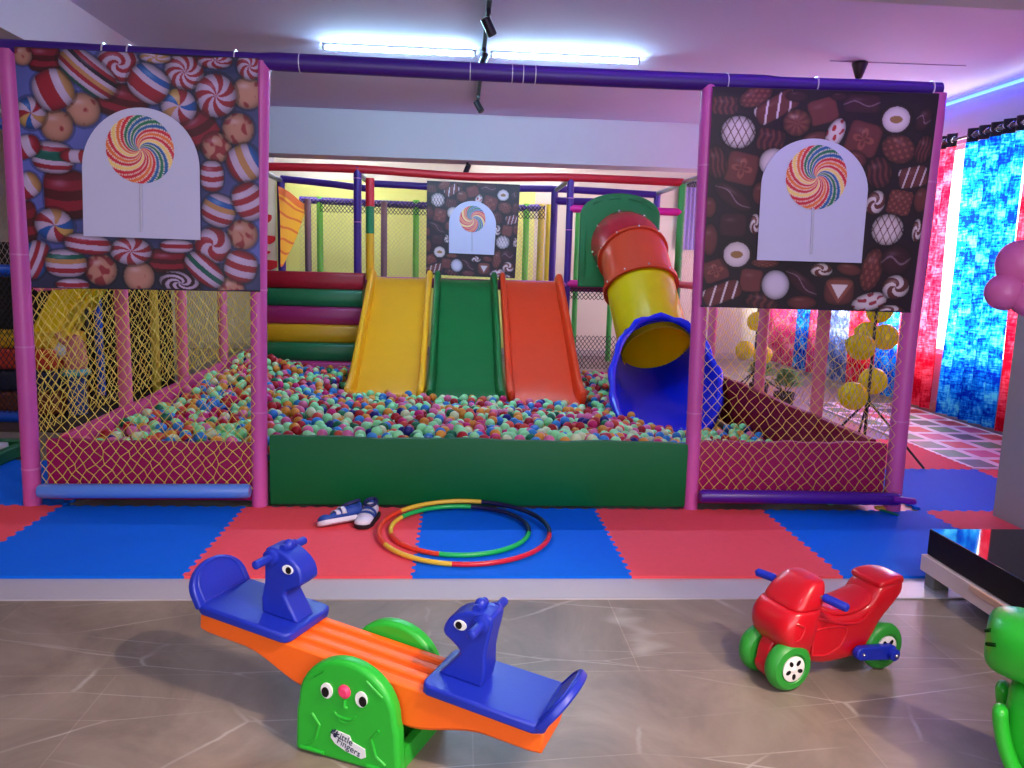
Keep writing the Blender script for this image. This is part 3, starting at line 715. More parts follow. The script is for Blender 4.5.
# mounting panel with arched top
pw, pc, pz0, pz1 = .47, 2.05, 1.18, 2.02
poly = [(pc-pw, pz0), (pc+pw, pz0), (pc+pw, pz1)]
for k in range(1, 16):
    a = PI*k/16; poly.append((pc+pw*math.cos(a)**1 if True else 0, pz1+.25*math.sin(a)))
poly.append((pc-pw, pz1))
o = obj('mounting_panel', add_prism(BM(), [(x-o0.x, z-o0.z) for x, z in poly], BY-.06-o0.y, BY-.01-o0.y), M_tg, ts, auto=40); bevel(o, .015)
for k in range(3, 14, 3):
    a0 = PI*k/16; obj('panel_rib', add_tube(BM(), [Vector((pc+(pw-.06)*math.cos(a0+d), BY-.062, pz1+.19*math.sin(a0+d)))-o0 for d in (-.18, 0, .18)], .01, 8), M_tg, ts)
for q_ in (-1, 1): obj('panel_rib', add_tube(BM(), [Vector((pc+q_*(pw-.07), BY-.062, z))-o0 for z in (1.3, 1.9)], .01, 8), M_tg, ts)
axis = [Vector((2.10, 5.86, 1.69)), Vector((2.115, 5.62, 1.645)), Vector((2.14, 5.40, 1.50)), Vector((2.16, 5.26, 1.33)), Vector((2.185, 5.05, 1.07)), Vector((2.205, 4.90, .89)), Vector((2.235, 4.70, .66)), Vector((2.25, 4.58, .55))]
def frame(t):
    t = t.normalized(); u = Vector((1, 0, 0)); u = (u-t*u.dot(t)).normalized(); w = t.cross(u)   # u sideways, w roughly up or down
    if w.z < 0: w = -w
    return u, w
def tring(p, t, r, seg=40):
    u, w = frame(t); return [p + (u*math.cos(2*PI*k/seg)+w*math.sin(2*PI*k/seg))*r for k in range(seg)]
def shell(name, pts, r, m, rin=None):
    P = [Vector(p) for p in pts]; rings = []
    T = [(P[min(i+1, len(P)-1)]-P[max(i-1, 0)]) for i in range(len(P))]
    rin = rin or r-.012
    out = [tring(P[i]-o0, T[i], r if not isinstance(r, list) else r[i]) for i in range(len(P))]
    inn = [tring(P[i]-o0, T[i], (r if not isinstance(r, list) else r[i])-.012) for i in range(len(P))]
    return obj(name, loft(BM(), out+list(reversed(inn)), closed=True), m, ts, auto=50)
R0 = .375
def flange(par, p, t, m, r=R0, w=.035, n=10):
    p = Vector(p)-o0; t = Vector(t).normalized(); a = p-t*w/2; b = p+t*w/2
    rr = [tring(a, t, r-.005), tring(a, t, r+.028), tring(b, t, r+.028), tring(b, t, r-.005)]
    f = obj('flange', loft(BM(), rr, closed=True), m, par, auto=40)
    u, wv = frame(t)
    for k in range(n):
        an = 2*PI*(k+.5)/n; q = p+(u*math.cos(an)+wv*math.sin(an))*(r+.03)
        obj('bolt', add_ball(BM(), q, .011, u=8, v=6), M_bolt, par)
P = curve_pts(axis, 36)
def seg_of(a, b): return [p for p in P if a >= p.y >= b]
r1, r2, r3 = 5.46, 5.16, 4.66
def at_y(y): 
    for a, b in zip(P, P[1:]):
        if a.y >= y >= b.y: return a.lerp(b, (a.y-y)/max(1e-6, a.y-b.y)), b-a
    return P[-1], P[-1]-P[-2]
red = shell('elbow_section', seg_of(9, r1), .385, M_tr); red['label'] = 'red elbow section'
p, t = at_y(r1); flange(red, p, t, M_to)
org = shell('tube_section', [at_y(r1)[0]]+seg_of(r1, r2)+[at_y(r2)[0]], R0, M_to); org['label'] = 'orange tube section'
p, t = at_y(r2); flange(org, p, t, M_to, R0+.01, .055)
yel = shell('tube_section', [at_y(r2)[0]]+seg_of(r2, r3)+[at_y(4.6)[0]], R0-.006, M_ty); yel['label'] = 'yellow tube section'
# bolts on the red collar
for k in range(8):
    an = 2*PI*(k+.3)/8; obj('bolt', add_ball(BM(), Vector((2.10+.392*math.cos(an), 5.74, 1.68+.392*math.sin(an)))-o0, .013, u=8, v=6), M_bolt, red)
# blue exit chute: tube whose top is cut back, lower lip reaches forward
p3, t3 = at_y(4.66); seg = 48
rings_o, rings_i = [], []
NS = 16
for i in range(NS+1):
    s = i/NS
    out, inn = [], []
    bl = min(1, s*2.6); bl = bl*bl*(3-2*bl); u3_, w3_ = frame(t3)
    for k in range(seg):
        a = 2*PI*k/seg; up = math.sin(a)               # 1 top, -1 bottom
        reach = .42 + 1.30*(.5-.5*up)**1.1             # how far this generatrix runs
        d = s*reach
        # centre line flattens out as it goes
        cy_ = p3.y - d*(.72+.28*min(1, d/.9)); cz_ = p3.z - .28*min(1, d/.9)*(1-.25*min(1, d/.9))
        cx_ = p3.x - .10*d - .04*d*d
        rr = R0+.012 + .075*min(1, d/.5) + .03*max(0, d-.6)
        wav = .018*math.sin(a*13)*(1 if (s > .2 and up > -.2) else 0)
        flare = .05*s**5
        out.append(Vector((cx_+(rr+wav+flare)*math.cos(a), cy_, cz_+(rr+wav+flare)*.92*math.sin(a)))-o0)
        rr2 = rr-.03+flare*.7
        inn.append(Vector((cx_+rr2*math.cos(a), cy_+.004, cz_+rr2*.92*math.sin(a)))-o0)
    for k in range(seg):
        a = 2*PI*k/seg; b3 = p3-o0; dr_ = u3_*math.cos(a)+w3_*math.sin(a)
        out[k] = (b3+dr_*(R0+.012)).lerp(out[k], bl); inn[k] = (b3+dr_*(R0-.016)).lerp(inn[k], bl)
    for q_ in out: q_.z = max(q_.z, .05-o0.z+.012*(q_.y+o0.y-3.2)**2)
    for q_ in inn: q_.z = max(q_.z, .075-o0.z+.012*(q_.y+o0.y-3.2)**2)
    rings_o.append(out); rings_i.append(inn)
o = obj('exit_chute', loft(BM(), rings_o+list(reversed(rings_i)), closed=True), M_tb, ts, auto=60); o['label'] = 'blue scoop-shaped exit with wavy rim'
rim = [(a_+b_)/2 for a_, b_ in zip(rings_o[-1], rings_i[-1])]
obj('rim', add_tube(BM(), rim, [.034+.007*math.sin(2*PI*k/seg*13) for k in range(seg)], 12, closed=True), M_tb, o)

# ------------------------------------------------------------------ ball pit balls
BR_ = .0345
CTRL = [(-1.95, 1.25, .365), (-1.95, 2.2, .36), (-1.95, 3.4, .42), (-1.95, 4.6, .50), (-1.75, 5.1, .34), (-1.2, 5.1, .27), (-1.1, 4.2, .30), (-1.2, 2.5, .36), (-1.0, 1.2, .385), (0, 1.15, .415), (1.0, 1.15, .405), (1.5, 1.2, .36), (2.0, 1.25, .24), (2.6, 1.3, .12),
        (-.6, 3.4, .27), (.2, 3.3, .24), (1.0, 3.3, .23), (0, 2.2, .36), (1.1, 2.2, .33), (1.8, 2.2, .17), (2.2, 2.4, .12), (2.6, 2.5, .12), (2.6, 3.9, .12), (1.55, 3.4, .16), (2.1, 3.0, .10), (1.6, 4.5, .17), (1.65, 5.5, .20), (2.4, 5.3, .15)]
CT = np.array(CTRL)
def hsurf(x, y):
    d2 = (CT[:, 0]-x)**2+(CT[:, 1]-y)**2+.02; w = 1/d2**1.5
    return float((w*CT[:, 2]).sum()/w.sum())
XA, XB, YA, YB2 = SX0+.162, SX1-.162, FY+.072, 5.75
cell = 2*BR_; grid = {}
balls = []
def slide_z(y):
    if y > 5.8: return 1.2
    if y < 3.6: return -1
    return .17+max(0, (y-4.05))*(1.2-.24)/(5.74-4.05)
D2 = (2*BR_*.985)**2
for it in range(90000):
    x = XA+random.random()*(XB-XA); y = YA+random.random()*(YB2-YA)
    if x < -1.0 and y > 5.15: continue
    hs = hsurf(x, y)
    if -.97 < x < 1.48 and y > 3.55:
        if y > 4.0 and -.9 < x < 1.4: continue
        if slide_z(y) + .19 > hs: continue
    if 1.66 < x < 2.72 and 3.0 < y < 4.9 and not (x < 1.74 and y < 3.3): continue
    z = max(.055, hs-.15)
    gx, gy = int(x/cell), int(y/cell)
    for i in (-1, 0, 1):
        for j in (-1, 0, 1):
            for (bx, by, bz) in grid.get((gx+i, gy+j), ()):
                r2_ = (bx-x)**2+(by-y)**2
                if r2_ < D2:
                    q = bz+math.sqrt(D2-r2_)
                    if q > z: z = q
    if z > hs-.012: continue
    grid.setdefault((gx, gy), []).append((x, y, z)); balls.append((x, y, z))
BC = [('mint', (164, 250, 180), 27, 'pale green'), ('cream', (226, 240, 190), 6, 'cream'), ('blue', (50, 146, 220), 13, 'mid blue'), ('red', (190, 28, 40), 14, 'red'), ('orange', (240, 166, 60), 13, 'amber'), ('pink', (236, 120, 170), 12, 'pink'), ('magenta', (222, 28, 122), 6, 'magenta'), ('navy', (26, 30, 130), 4, 'navy blue'), ('darkgreen', (16, 122, 78), 4, 'dark green'), ('coral', (236, 96, 72), 8, 'coral')]
BMATS = [translucent(mat('ball_'+n, c, .3, noise=.03), .22) for n, c, w, l in BC]
W_ = np.array([c[2] for c in BC], float); W_ /= W_.sum()
bcol = rng.choice(len(BC), size=len(balls), p=W_)
# which balls show largest in the photograph's frame
BA = np.array(balls)
idb = -np.ones((768, 1024), int); order = np.argsort(-((BA-CAM)@AF))
pxs = np.array([pj(b) for b in balls])
for i in order:
    u, v, w = pxs[i]; r = F*BR_/w
    x0, x1, y0, y1 = int(u-r), int(u+r)+1, int(v-r), int(v+r)+1
    if x0 < 0 or y0 < 0 or x1 > 1023 or y1 > 767: continue
    yy, xx = np.mgrid[y0:y1+1, x0:x1+1]; m_ = (xx-u)**2+(yy-v)**2 < r*r
    idb[y0:y1+1, x0:x1+1][m_] = i
tl_, tr_ = pj((-.87, FY, .43)), pj((1.54, FY, .415))
for (xa, ya), (xb, yb) in (((40, 442), (252, 444)), ((tl_[0], tl_[1]), (tr_[0], tr_[1])), ((700, 442), (890, 443))):
    for x in range(int(xa), int(xb)+1): idb[int(ya+(yb-ya)*(x-xa)/(xb-xa)):, x] = -1
idb[:, 251:268] = -1; idb[:, 684:700] = -1; idb[:, 350:437] = np.where(np.arange(768)[:, None] < 390, -1, idb[:, 350:437])
ids, cnt = np.unique(idb[idb >= 0], return_counts=True)
big = set(ids[np.argsort(-cnt)][:300].tolist())
ico = bmesh.new(); bmesh.ops.create_icosphere(ico, subdivisions=3, radius=BR_)
bmeshes = []
for k in range(len(BC)):
    me = bpy.data.meshes.new('plastic_ball'); ico.to_mesh(me); me.materials.append(BMATS[k]); me.polygons.foreach_set('use_smooth', [True]*len(me.polygons)); bmeshes.append(me)
ico.free()
for i in sorted(big):
    b = balls[i]; k = int(bcol[i])
    o = bpy.data.objects.new('plastic_ball', bmeshes[k]); COL.objects.link(o); o.location = b
    u = pxs[i][0]
    zone = 'behind the left net' if u < 262 else 'behind the green panel' if u < 690 else 'behind the right net'
    tag(o, '%s plastic ball in the pit\'s front, %s' % (BC[k][3], zone), 'ball', '%s balls in the front of the pit, %s' % (BC[k][3], zone))
i2 = bmesh.new(); bmesh.ops.create_icosphere(i2, subdivisions=2, radius=BR_)
bv = np.array([v.co[:] for v in i2.verts]); bf = np.array([[v.index for v in f.verts] for f in i2.faces]); i2.free()
rest = [i for i in range(len(balls)) if i not in big]
nv, nf = len(bv), len(bf)
VV = (BA[rest][:, None, :]+bv[None]).reshape(-1).astype(np.float32)
FF = (bf[None]+(np.arange(len(rest))*nv)[:, None, None]).reshape(-1).astype(np.int32)
me = bpy.data.meshes.new('plastic_balls'); me.vertices.add(len(rest)*nv); me.vertices.foreach_set('co', VV)
me.loops.add(len(FF)); me.loops.foreach_set('vertex_index', FF)
me.polygons.add(len(rest)*nf); me.polygons.foreach_set('loop_start', (np.arange(len(rest)*nf)*3).astype(np.int32))
me.update(calc_edges=True)
for m in BMATS: me.materials.append(m)
me.polygons.foreach_set('material_index', np.repeat(bcol[rest], nf).astype(np.int32))
me.polygons.foreach_set('use_smooth', np.ones(len(rest)*nf, bool)); me.update()
o = bpy.data.objects.new('plastic_balls', me); COL.objects.link(o)
tag(o, 'mass of small mixed-colour plastic balls filling the pit', 'balls', kind='stuff')
print('BALLS', len(balls), 'visible', len(ids))
# ------------------------------------------------------------------ light levels
TUBE_E, BACK_E, LED_B, FILL_V, DAY_E, WORLD_E, EXPO, REAR_E, FRONT_E, LEFT_E = 200, 50, 12, 12, 600, 3, .75, 135, 75, 60
SPOTS = [('track_spot_a', (1.7, -3.0, 3.0), (-.1, -1.6, 0), 240, (1, .80, .60), 60), ('track_spot_b', (2.6, -3.2, 3.0), (1.4, -1.3, 0), 180, (1, .80, .64), 58)]
# ================================================================== CEILING FITTINGS
M_black = mat('black_metal', (18, 18, 22), .4); M_white = mat('white_plastic', (232, 232, 236), .4)
M_glow = mat('led_tube_glow', (176, 226, 255), .3, emit=TUBE_E, noise=0)
def tube_light(x0, x1, y, label, group=None, m=None):
    t = thing('tube_light', label, 'light', ((x0+x1)/2, y, ZC-.06), 0, group)
    L = (x1-x0)/2
    o = obj('housing', add_box(BM(), (-L, -.012, .036), (L, .012, .058)), M_white, t); bevel(o, .006, 2)
    obj('tube', add_tube(BM(), [(-L+.02, 0, .018), (L-.02, 0, .018)], .0125, 12), m or M_glow, t)
    bm = BM()
    for s in (-1, 1): add_cyl(bm, (s*L, 0, .018), (s*(L-.025), 0, .018), .016, 12)
    obj('end_cap', bm, M_white, t)
tube_light(-.98, .30, 3.6, 'glowing white tube light on the ceiling, the one towards the candy banner')
tube_light(.42, 1.70, 3.6, 'glowing white tube light on the ceiling, the one towards the chocolate banner')
tube_light(-1.6, -.3, -2.3, 'ceiling tube light behind the viewer near the left beam', m=mat('tube_warm', (236, 226, 255), .3, emit=BACK_E, noise=0))
tube_light(1.1, 2.4, -2.3, 'ceiling tube light behind the viewer towards the windows', m=mat('tube_warm', (236, 226, 255), .3, emit=BACK_E, noise=0))
tube_light(-2.2, -.9, 8.0, 'tube light on the rear ceiling behind the beam, towards the left', m=mat('tube_cool', (236, 240, 255), .3, emit=REAR_E, noise=0))
tube_light(.6, 1.9, 8.0, 'tube light on the rear ceiling behind the beam, towards the right', m=mat('tube_cool', (236, 240, 255), .3, emit=REAR_E, noise=0))
tube_light(-5.2, -3.9, 2.0, 'ceiling tube light over the second play area', m=mat('tube_warm2', (255, 240, 224), .3, emit=LEFT_E, noise=0))
M_trk = mat('track_black', (26, 26, 32), .35)
tr = tag(obj('track_rail', add_box(BM(), (.345, 1.6, ZC-.03), (.378, 5.75, ZC-.002)), M_trk, None), 'black spotlight track running along the ceiling across the tube lights', 'track rail')
M_trw = mat('track_white', (206, 206, 214), .35)
def spot_head(loc, d, label, arm=.10):
    t = thing('track_spotlight', label, 'spotlight', loc)
    d = Vector(d).normalized()
    obj('arm', add_tube(BM(), [(0, 0, 0), (0, 0, -arm)], .012, 10), M_trk, t)
    bx = obj('adapter', add_box(BM(), (-.016, -.05, -.035), (.016, .05, 0)), M_trk, t); bevel(bx, .004, 2)
    c = Vector((0, 0, -arm))
    obj('lamp_head', add_tube(BM(), [c-d*.055, c-d*.05, c+d*.07, c+d*.075], [.022, .034, .034, .03], 18), M_trk, t)
spot_head((.361, 2.45, ZC-.03), (.45, .25, -.8), 'black track spotlight nearest the camera on the ceiling track')
spot_head((.361, 3.45, ZC-.03), (-.25, -.3, -.8), 'black track spotlight in front of the gap between the tube lights', .09)
spot_head((.361, 5.3, ZC-.03), (.45, -.2, -.8), 'black track spotlight at the far end of the track, below the purple rail', .10)
q = at(468, 160, Y=6.0)
spot_head((q.x, 6.53-.06, 2.66) if False else (q.x, 6.75, 2.66), (-.3, -.3, -.8), 'small black spotlight under the ceiling beam above the red rail', .07)
# ceiling fan
q = at(860, 62, Z=ZC)
t = thing('ceiling_fan', 'dark ceiling fan mostly hidden behind the chocolate banner', 'fan', (q.x, q.y, ZC))
MF = mat('fan_brown', (44, 26, 28), .4)
obj('canopy', add_lathe(BM(), [(.02, 0), (.062, -.004), (.066, -.02), (.030, -.125), (.02, -.14)], 20), MF, t)
obj('down_rod', add_tube(BM(), [(0, 0, -.1), (0, 0, -.52)], .012, 10), MF, t)
obj('motor', add_lathe(BM(), [(.03, -.5), (.09, -.52), (.1, -.56), (.09, -.60), (.03, -.62)], 24), MF, t)
for k in range(3):
    a = 2*PI*k/3+.5; M = Matrix.Rotation(a, 4, 'Z')
    o = obj('blade', add_box(BM(), (.09, -.05, -.585), (.52, .05, -.575), M), MF, t)
c0, c1 = at(830, 61, Z=ZC-.006), at(966, 66, Z=ZC-.006)
tag(obj('ceiling_cable', add_tube(BM(), [c0, c1], .004, 8), mat('cable_grey', (165, 150, 182), .5)), 'thin cable run along the ceiling beside the fan mount', 'cable')
# blue LED strip, and an added violet fill
M_ledb = mat('led_blue', (40, 60, 255), .3, emit=LED_B, noise=0); M_ledc = mat('led_core', (70, 130, 255), .3, emit=2.5, noise=0)
t = thing('led_strip', 'blue glowing light strip along the top of the curtain wall', 'light strip', (XR-.03, 4, ZC-.03))
obj('strip', add_box(BM(), (-.012, -3.6, -.012), (.012, 5, .012)), M_ledb, t)
obj('lit_core', add_box(BM(), (-.016, -3.6, -.004), (-.0125, 5, .004)), M_ledc, t)
tag(obj('led_strip', add_box(BM(), (.4, .385, ZC-.05), (4.9, .41, ZC-.03)), mat('violet_fill', (176, 110, 255), .3, emit=FILL_V, noise=0)), 'added violet fill strip hidden behind the front ceiling beam', 'light strip')  # unseen strip added to wash the ceiling with lavender

# ================================================================== CURTAINS
def mat_curtain(name, c1, c2, c3):
    m = bpy.data.materials.new(name); m.use_nodes = True; nt = m.node_tree; N = nt.nodes; L = nt.links
    N.remove(N['Principled BSDF']); out = N['Material Output']
    tc = N.new('ShaderNodeTexCoord')
    mp = N.new('ShaderNodeMapping'); mp.inputs['Scale'].default_value = (0, 1, 1); L.new(tc.outputs['Object'], mp.inputs['Vector'])
    n1 = N.new('ShaderNodeTexNoise'); n1.inputs['Scale'].default_value = 5.5; n1.inputs['Detail'].default_value = 2; L.new(mp.outputs[0], n1.inputs['Vector'])
    m2 = N.new('ShaderNodeMapping'); m2.inputs['Scale'].default_value = (0, 60, 16); L.new(tc.outputs['Object'], m2.inputs['Vector'])
    n2 = N.new('ShaderNodeTexNoise'); n2.inputs['Scale'].default_value = 1; n2.inputs['Detail'].default_value = 3; L.new(m2.outputs[0], n2.inputs['Vector'])
    m3 = N.new('ShaderNodeMapping'); m3.inputs['Scale'].default_value = (0, 14, 60); L.new(tc.outputs['Object'], m3.inputs['Vector'])
    n3 = N.new('ShaderNodeTexNoise'); n3.inputs['Scale'].default_value = 1; n3.inputs['Detail'].default_value = 2; L.new(m3.outputs[0], n3.inputs['Vector'])
    a = N.new('ShaderNodeMath'); a.operation = 'ADD'; L.new(n2.outputs['Fac'], a.inputs[0]); L.new(n3.outputs['Fac'], a.inputs[1])
    b = N.new('ShaderNodeMath'); b.operation = 'MULTIPLY_ADD'; b.inputs[1].default_value = .55; L.new(a.outputs[0], b.inputs[0]); L.new(n1.outputs['Fac'], b.inputs[2])
    cr = N.new('ShaderNodeValToRGB'); L.new(b.outputs[0], cr.inputs[0])
    e = cr.color_ramp.elements; e[0].position = .88; e[0].color = (*lin(c1), 1); e[1].position = 1.0; e[1].color = (*lin(c2), 1)
    mr = N.new('ShaderNodeMapRange'); mr.inputs[1].default_value = .8; mr.inputs[2].default_value = 1.4; L.new(b.outputs[0], mr.inputs[0]); L.new(mr.outputs[0], cr.inputs[0])
    e[0].position = .2; e[1].position = .75; x = e.new(.47); x.color = (*lin(c3), 1)
    tr_ = N.new('ShaderNodeBsdfTranslucent'); df = N.new('ShaderNodeBsdfDiffuse'); mx = N.new('ShaderNodeMixShader'); mx.inputs[0].default_value = .55
    L.new(cr.outputs[0], tr_.inputs['Color']); L.new(cr.outputs[0], df.inputs['Color']); L.new(df.outputs[0], mx.inputs[1]); L.new(tr_.outputs[0], mx.inputs[2]); L.new(mx.outputs[0], out.inputs['Surface'])
    return m
MCB = mat_curtain('curtain_blue', (10, 50, 190), (100, 226, 255), (16, 140, 240)); MCR = mat_curtain('curtain_red', (190, 10, 40), (250, 92, 120), (232, 48, 74)); MCP = mat_curtain('curtain_pink', (220, 60, 130), (255, 170, 200), (240, 90, 140)); MCG = mat_curtain('curtain_greyblue', (70, 90, 150), (190, 205, 230), (110, 130, 190))
M_head = mat('curtain_header', (20, 20, 34), .6); M_ring = mat('grommet_chrome', (210, 214, 222), .25, metal=.9)
ZR = 2.72
def curtain(y0, y1, m, label, folds, zb=.06, x=XR-.16, amp=.035):
    t = thing('curtain', label, 'curtain', (x, (y0+y1)/2, zb), 0, 'window curtains along the right wall')
    n = max(24, folds*12); V = []; Fc = []; nz = 14; yc = (y0+y1)/2
    for j in range(nz+1):
        z = (ZR-.03-zb)*j/nz
        for i in range(n+1):
            u = i/n; ph = 2*PI*folds*u
            V.append((amp*(1-.25*j/nz)*math.sin(ph)+.012*math.sin(ph*.37+j*.4), y0+(y1-y0)*u-yc+.01*math.sin(ph*2), z))
    for j in range(nz):
        for i in range(n): a = j*(n+1)+i; Fc.append((a, a+1, a+n+2, a+n+1))
    me = bpy.data.meshes.new('cloth'); me.from_pydata(V, [], Fc); link('cloth', me, m, t)
    V = []; Fc = []
    for j in range(3):
        z = ZR-.03-zb+.13*j/2
        for i in range(n+1):
            u = i/n; ph = 2*PI*folds*u; V.append((amp*.75*math.sin(ph), y0+(y1-y0)*u-yc, z))
    for j in range(2):
        for i in range(n): a = j*(n+1)+i; Fc.append((a, a+1, a+n+2, a+n+1))
    me = bpy.data.meshes.new('header'); me.from_pydata(V, [], Fc); hd = link('header', me, M_head, t)
    for k in range(folds*2):
        y = y0+(y1-y0)*(k+.5)/(folds*2)-yc; z = ZR+.035-zb
        M = Matrix.Translation((0, y, z)) @ Matrix.Rotation(PI/2+.5*(-1)**k, 4, 'X')
        bm = BM(); pts = [M @ Vector((.03*math.cos(2*PI*q_/14), .03*math.sin(2*PI*q_/14), 0)) for q_ in range(14)]
        add_tube(bm, pts, .006, 6, closed=True); obj('grommet', bm, M_ring, hd)
    return t
rod = tag(obj('curtain_rod', add_tube(BM(), [(XR-.16, 2.2, ZR+.035), (XR-.16, 8.85, ZR+.035)], .014, 12), mat('rod_steel', (120, 116, 126), .35, metal=.8)), 'metal curtain rod along the window wall', 'curtain rod')
curtain(2.35, 3.28, MCR, 'red patterned curtain partly behind the white column', 6)
curtain(3.30, 4.14, MCB, 'bright blue and cyan patterned curtain beside the white column', 5)
curtain(4.30, 4.95, MCR, 'red and white patterned curtain just right of the rightmost pink pole', 4)
curtain(5.0, 5.42, MCB, 'blue curtain seen behind the yellow balloons through the right net', 3)
curtain(5.45, 6.05, MCR, 'coral red curtain seen through the right net beside the balloons', 4)
curtain(6.08, 6.62, MCG, 'grey-blue curtain seen through the right net', 4)
curtain(6.95, 7.15, MCP, 'narrow salmon curtain seen through the right net beside the bright gap', 2)
curtain(7.2, 7.62, MCB, 'far narrow blue curtain seen through the right net', 3)
curtain(7.66, 8.6, MCP, 'pink curtain at the far end of the window wall', 6)
# small lavender curtain on the back wall
q = at(683, 187, Y=YB-.06); q2 = at(697, 250, Y=YB-.06)
t = thing('curtain', 'small lavender curtain with dark header on the back wall', 'curtain', ((q.x+q2.x)/2, YB-.07, q2.z))
V = []; Fc = []; n = 30; w = (q2.x-q.x)+.12
for j in range(9):
    for i in range(n+1): V.append((-w/2+w*i/n, .02*math.sin(i*1.3), (q.z-q2.z)*j/8))
for j in range(8):
    for i in range(n): a = j*(n+1)+i; Fc.append((a, a+1, a+n+2, a+n+1))
me = bpy.data.meshes.new('cloth'); me.from_pydata(V, [], Fc); link('cloth', me, mat('lavender_cloth', (160, 140, 206), .8), t)
obj('header', add_box(BM(), (-w/2-.1, -.02, q.z-q2.z), (w/2+.1, .02, q.z-q2.z+.09)), M_head, t)

# ================================================================== BALLOONS AND STANDS
def balloon_mesh(r, m, name='balloon'):
    prof = []
    for k in range(17):
        a = PI*k/16; zz = -math.cos(a); rr = math.sin(a)
        prof.append((r*rr*(1 if zz > 0 else 1-.12*(-zz)**2), r*(zz*1.0 if zz > 0 else zz*1.16)))
    prof = [(.006, -r*1.24), (.012, -r*1.235), (.005, -r*1.18)] + prof[1:]
    bm = BM(); add_lathe(bm, prof, 24)
    me = bpy.data.meshes.new(name); bmesh.ops.recalc_face_normals(bm, faces=bm.faces); bm.to_mesh(me); bm.free(); me.materials.append(m)
    me.polygons.foreach_set('use_smooth', [True]*len(me.polygons)); return me
M_by = mat('balloon_yellow', (246, 238, 10), .25, noise=.02, sss=.0); M_bp = mat('balloon_pink', (232, 120, 192), .3, noise=.02)
translucent(M_by, .4); translucent(M_bp, .2)
meY = balloon_mesh(.105, M_by); meP = balloon_mesh(.105, M_bp)
def balloon(me, loc, rot, label, group, s=1):
    o = bpy.data.objects.new('balloon', me); COL.objects.link(o); o.location = loc; o.rotation_euler = rot; o.scale = (s, s, s)
    return tag(o, label, 'balloon', group)
SY = 2.35
def stand(hub, foot_r, top, label):
    t = thing('balloon_stand', label, 'balloon stand', (hub.x, hub.y, 0.02))
    h = hub.z-.02
    obj('pole', add_tube(BM(), [(0, 0, .1), (0, 0, top)], .011, 10), M_black, t)
    obj('hub', add_tube(BM(), [(0, 0, h-.05), (0, 0, h+.03)], .02, 10), M_black, t)
    for an in foot_r:
        obj('leg', add_tube(BM(), [(0, 0, h), (.46*math.cos(an), .46*math.sin(an), .008)], .009, 8), M_black, t)
hub = at(868, 400, Y=SY)
stand(hub, (-.95, 1.2, 3.3), 1.55, 'thin black tripod balloon stand behind the right net')
for (px, py), r, lb, s in (((853, 396), (1.9, .3, .4), 'lower left yellow balloon of the bottom pair on the near stand', 1.0), ((873, 381), (1.2, -.4, .2), 'upper yellow balloon of the bottom pair on the near stand', 1.0), ((861, 347), (1.9, .2, .9), 'lowest yellow balloon of the middle three on the near stand', .95), ((867, 334), (.3, -.6, .2), 'topmost yellow balloon of the middle three on the near stand', .9), ((885, 337), (1.2, -1.0, .2), 'yellow balloon of the middle three closest to the rightmost pink pole', .95), ((880, 309), (.3, .3, 0), 'yellow balloon half hidden by the chocolate banner edge', .95)):
    dy = -.12 if 'lower left' in lb or 'lowest' in lb else .10
    balloon(meY, at(px, py, Y=SY+dy), r, lb, 'yellow balloons on the near stand', s)
h2 = at(753, 384, Y=5.2)
stand(Vector((h2.x, h2.y, max(.3, h2.z))), (-.6, 1.5, 3.6), 1.7, 'far black balloon stand near the plants, seen through the right net')
for (px, py), lb in (((763, 355), 'single yellow balloon above the plants on the far stand'), ((757, 321), 'yellow balloon high on the far stand beside a pink side pole'), ((745, 350), 'yellow balloon on the far stand, mostly behind a pink side pole')):
    balloon(meY, at(px, py, Y=5.05), (.6, .4, 0), lb, 'yellow balloons on the far stand', .98)
for (px, py), r, lb, s in (((1021, 262), (.2, .5, 0), 'upper pink balloon on the white column', 1.02), ((1005, 292), (.3, -1.3, 0), 'pink balloon sticking out past the edge of the white column', .86), ((1030, 298), (1.4, .2, 0), 'pink balloon in the middle of the cluster on the white column', .86)):
    balloon(meP, at(px, py, Y=CY-.11 if 'middle' not in lb else CY-.17), r, lb, 'pink balloons on the column', s)
# plants
M_leaf = mat('leaf_green', (126, 200, 84), .5, noise=.2, nscale=20); M_pot = mat('pot_dark', (60, 50, 46), .6)
def plant(loc, r, h, label, seed):
    R_ = random.Random(seed); t = thing('potted_plant', label, 'plant', loc)
    obj('pot', add_lathe(BM(), [(.07, 0), (.09, .01), (.11, .16), (.105, .17), (.095, .165), (.09, .13)], 20), M_pot, t)
    bm = BM()
    for k in range(420):
        a = R_.random()*2*PI; el = R_.random()**.6*PI/2*.95; rr = r*(.45+.6*R_.random())
        p = Vector((rr*math.cos(a)*math.cos(el), rr*math.sin(a)*math.cos(el), .17+h*.45+rr*math.sin(el)-h*.2))
        d = Vector((math.cos(a), math.sin(a), .5)).normalized(); s = d.cross(Vector((0, 0, 1))).normalized(); L_ = .085; w_ = .024
        v = [bm.verts.new(x) for x in (p-d*L_/2, p+s*w_-Vector((0, 0, .004)), p+d*L_/2-Vector((0, 0, .015)), p-s*w_)]
        bm.faces.new(v)
    obj('foliage', bm, M_leaf, t, smooth=False)
    bm = BM()
    for k in range(7):
        a = k*.9; add_tube(bm, [(0, 0, .13), (.06*math.cos(a), .06*math.sin(a), .13+h*.4), (r*.6*math.cos(a), r*.6*math.sin(a), .17+h*.6)], .005, 5)
    obj('stem', bm, mat('stem_green', (70, 96, 44), .6), t)
p1 = at(758, 396, Z=0.02); plant((p1.x, p1.y, 0), .17, .34, 'taller green potted plant beside the far balloon stand', 1)
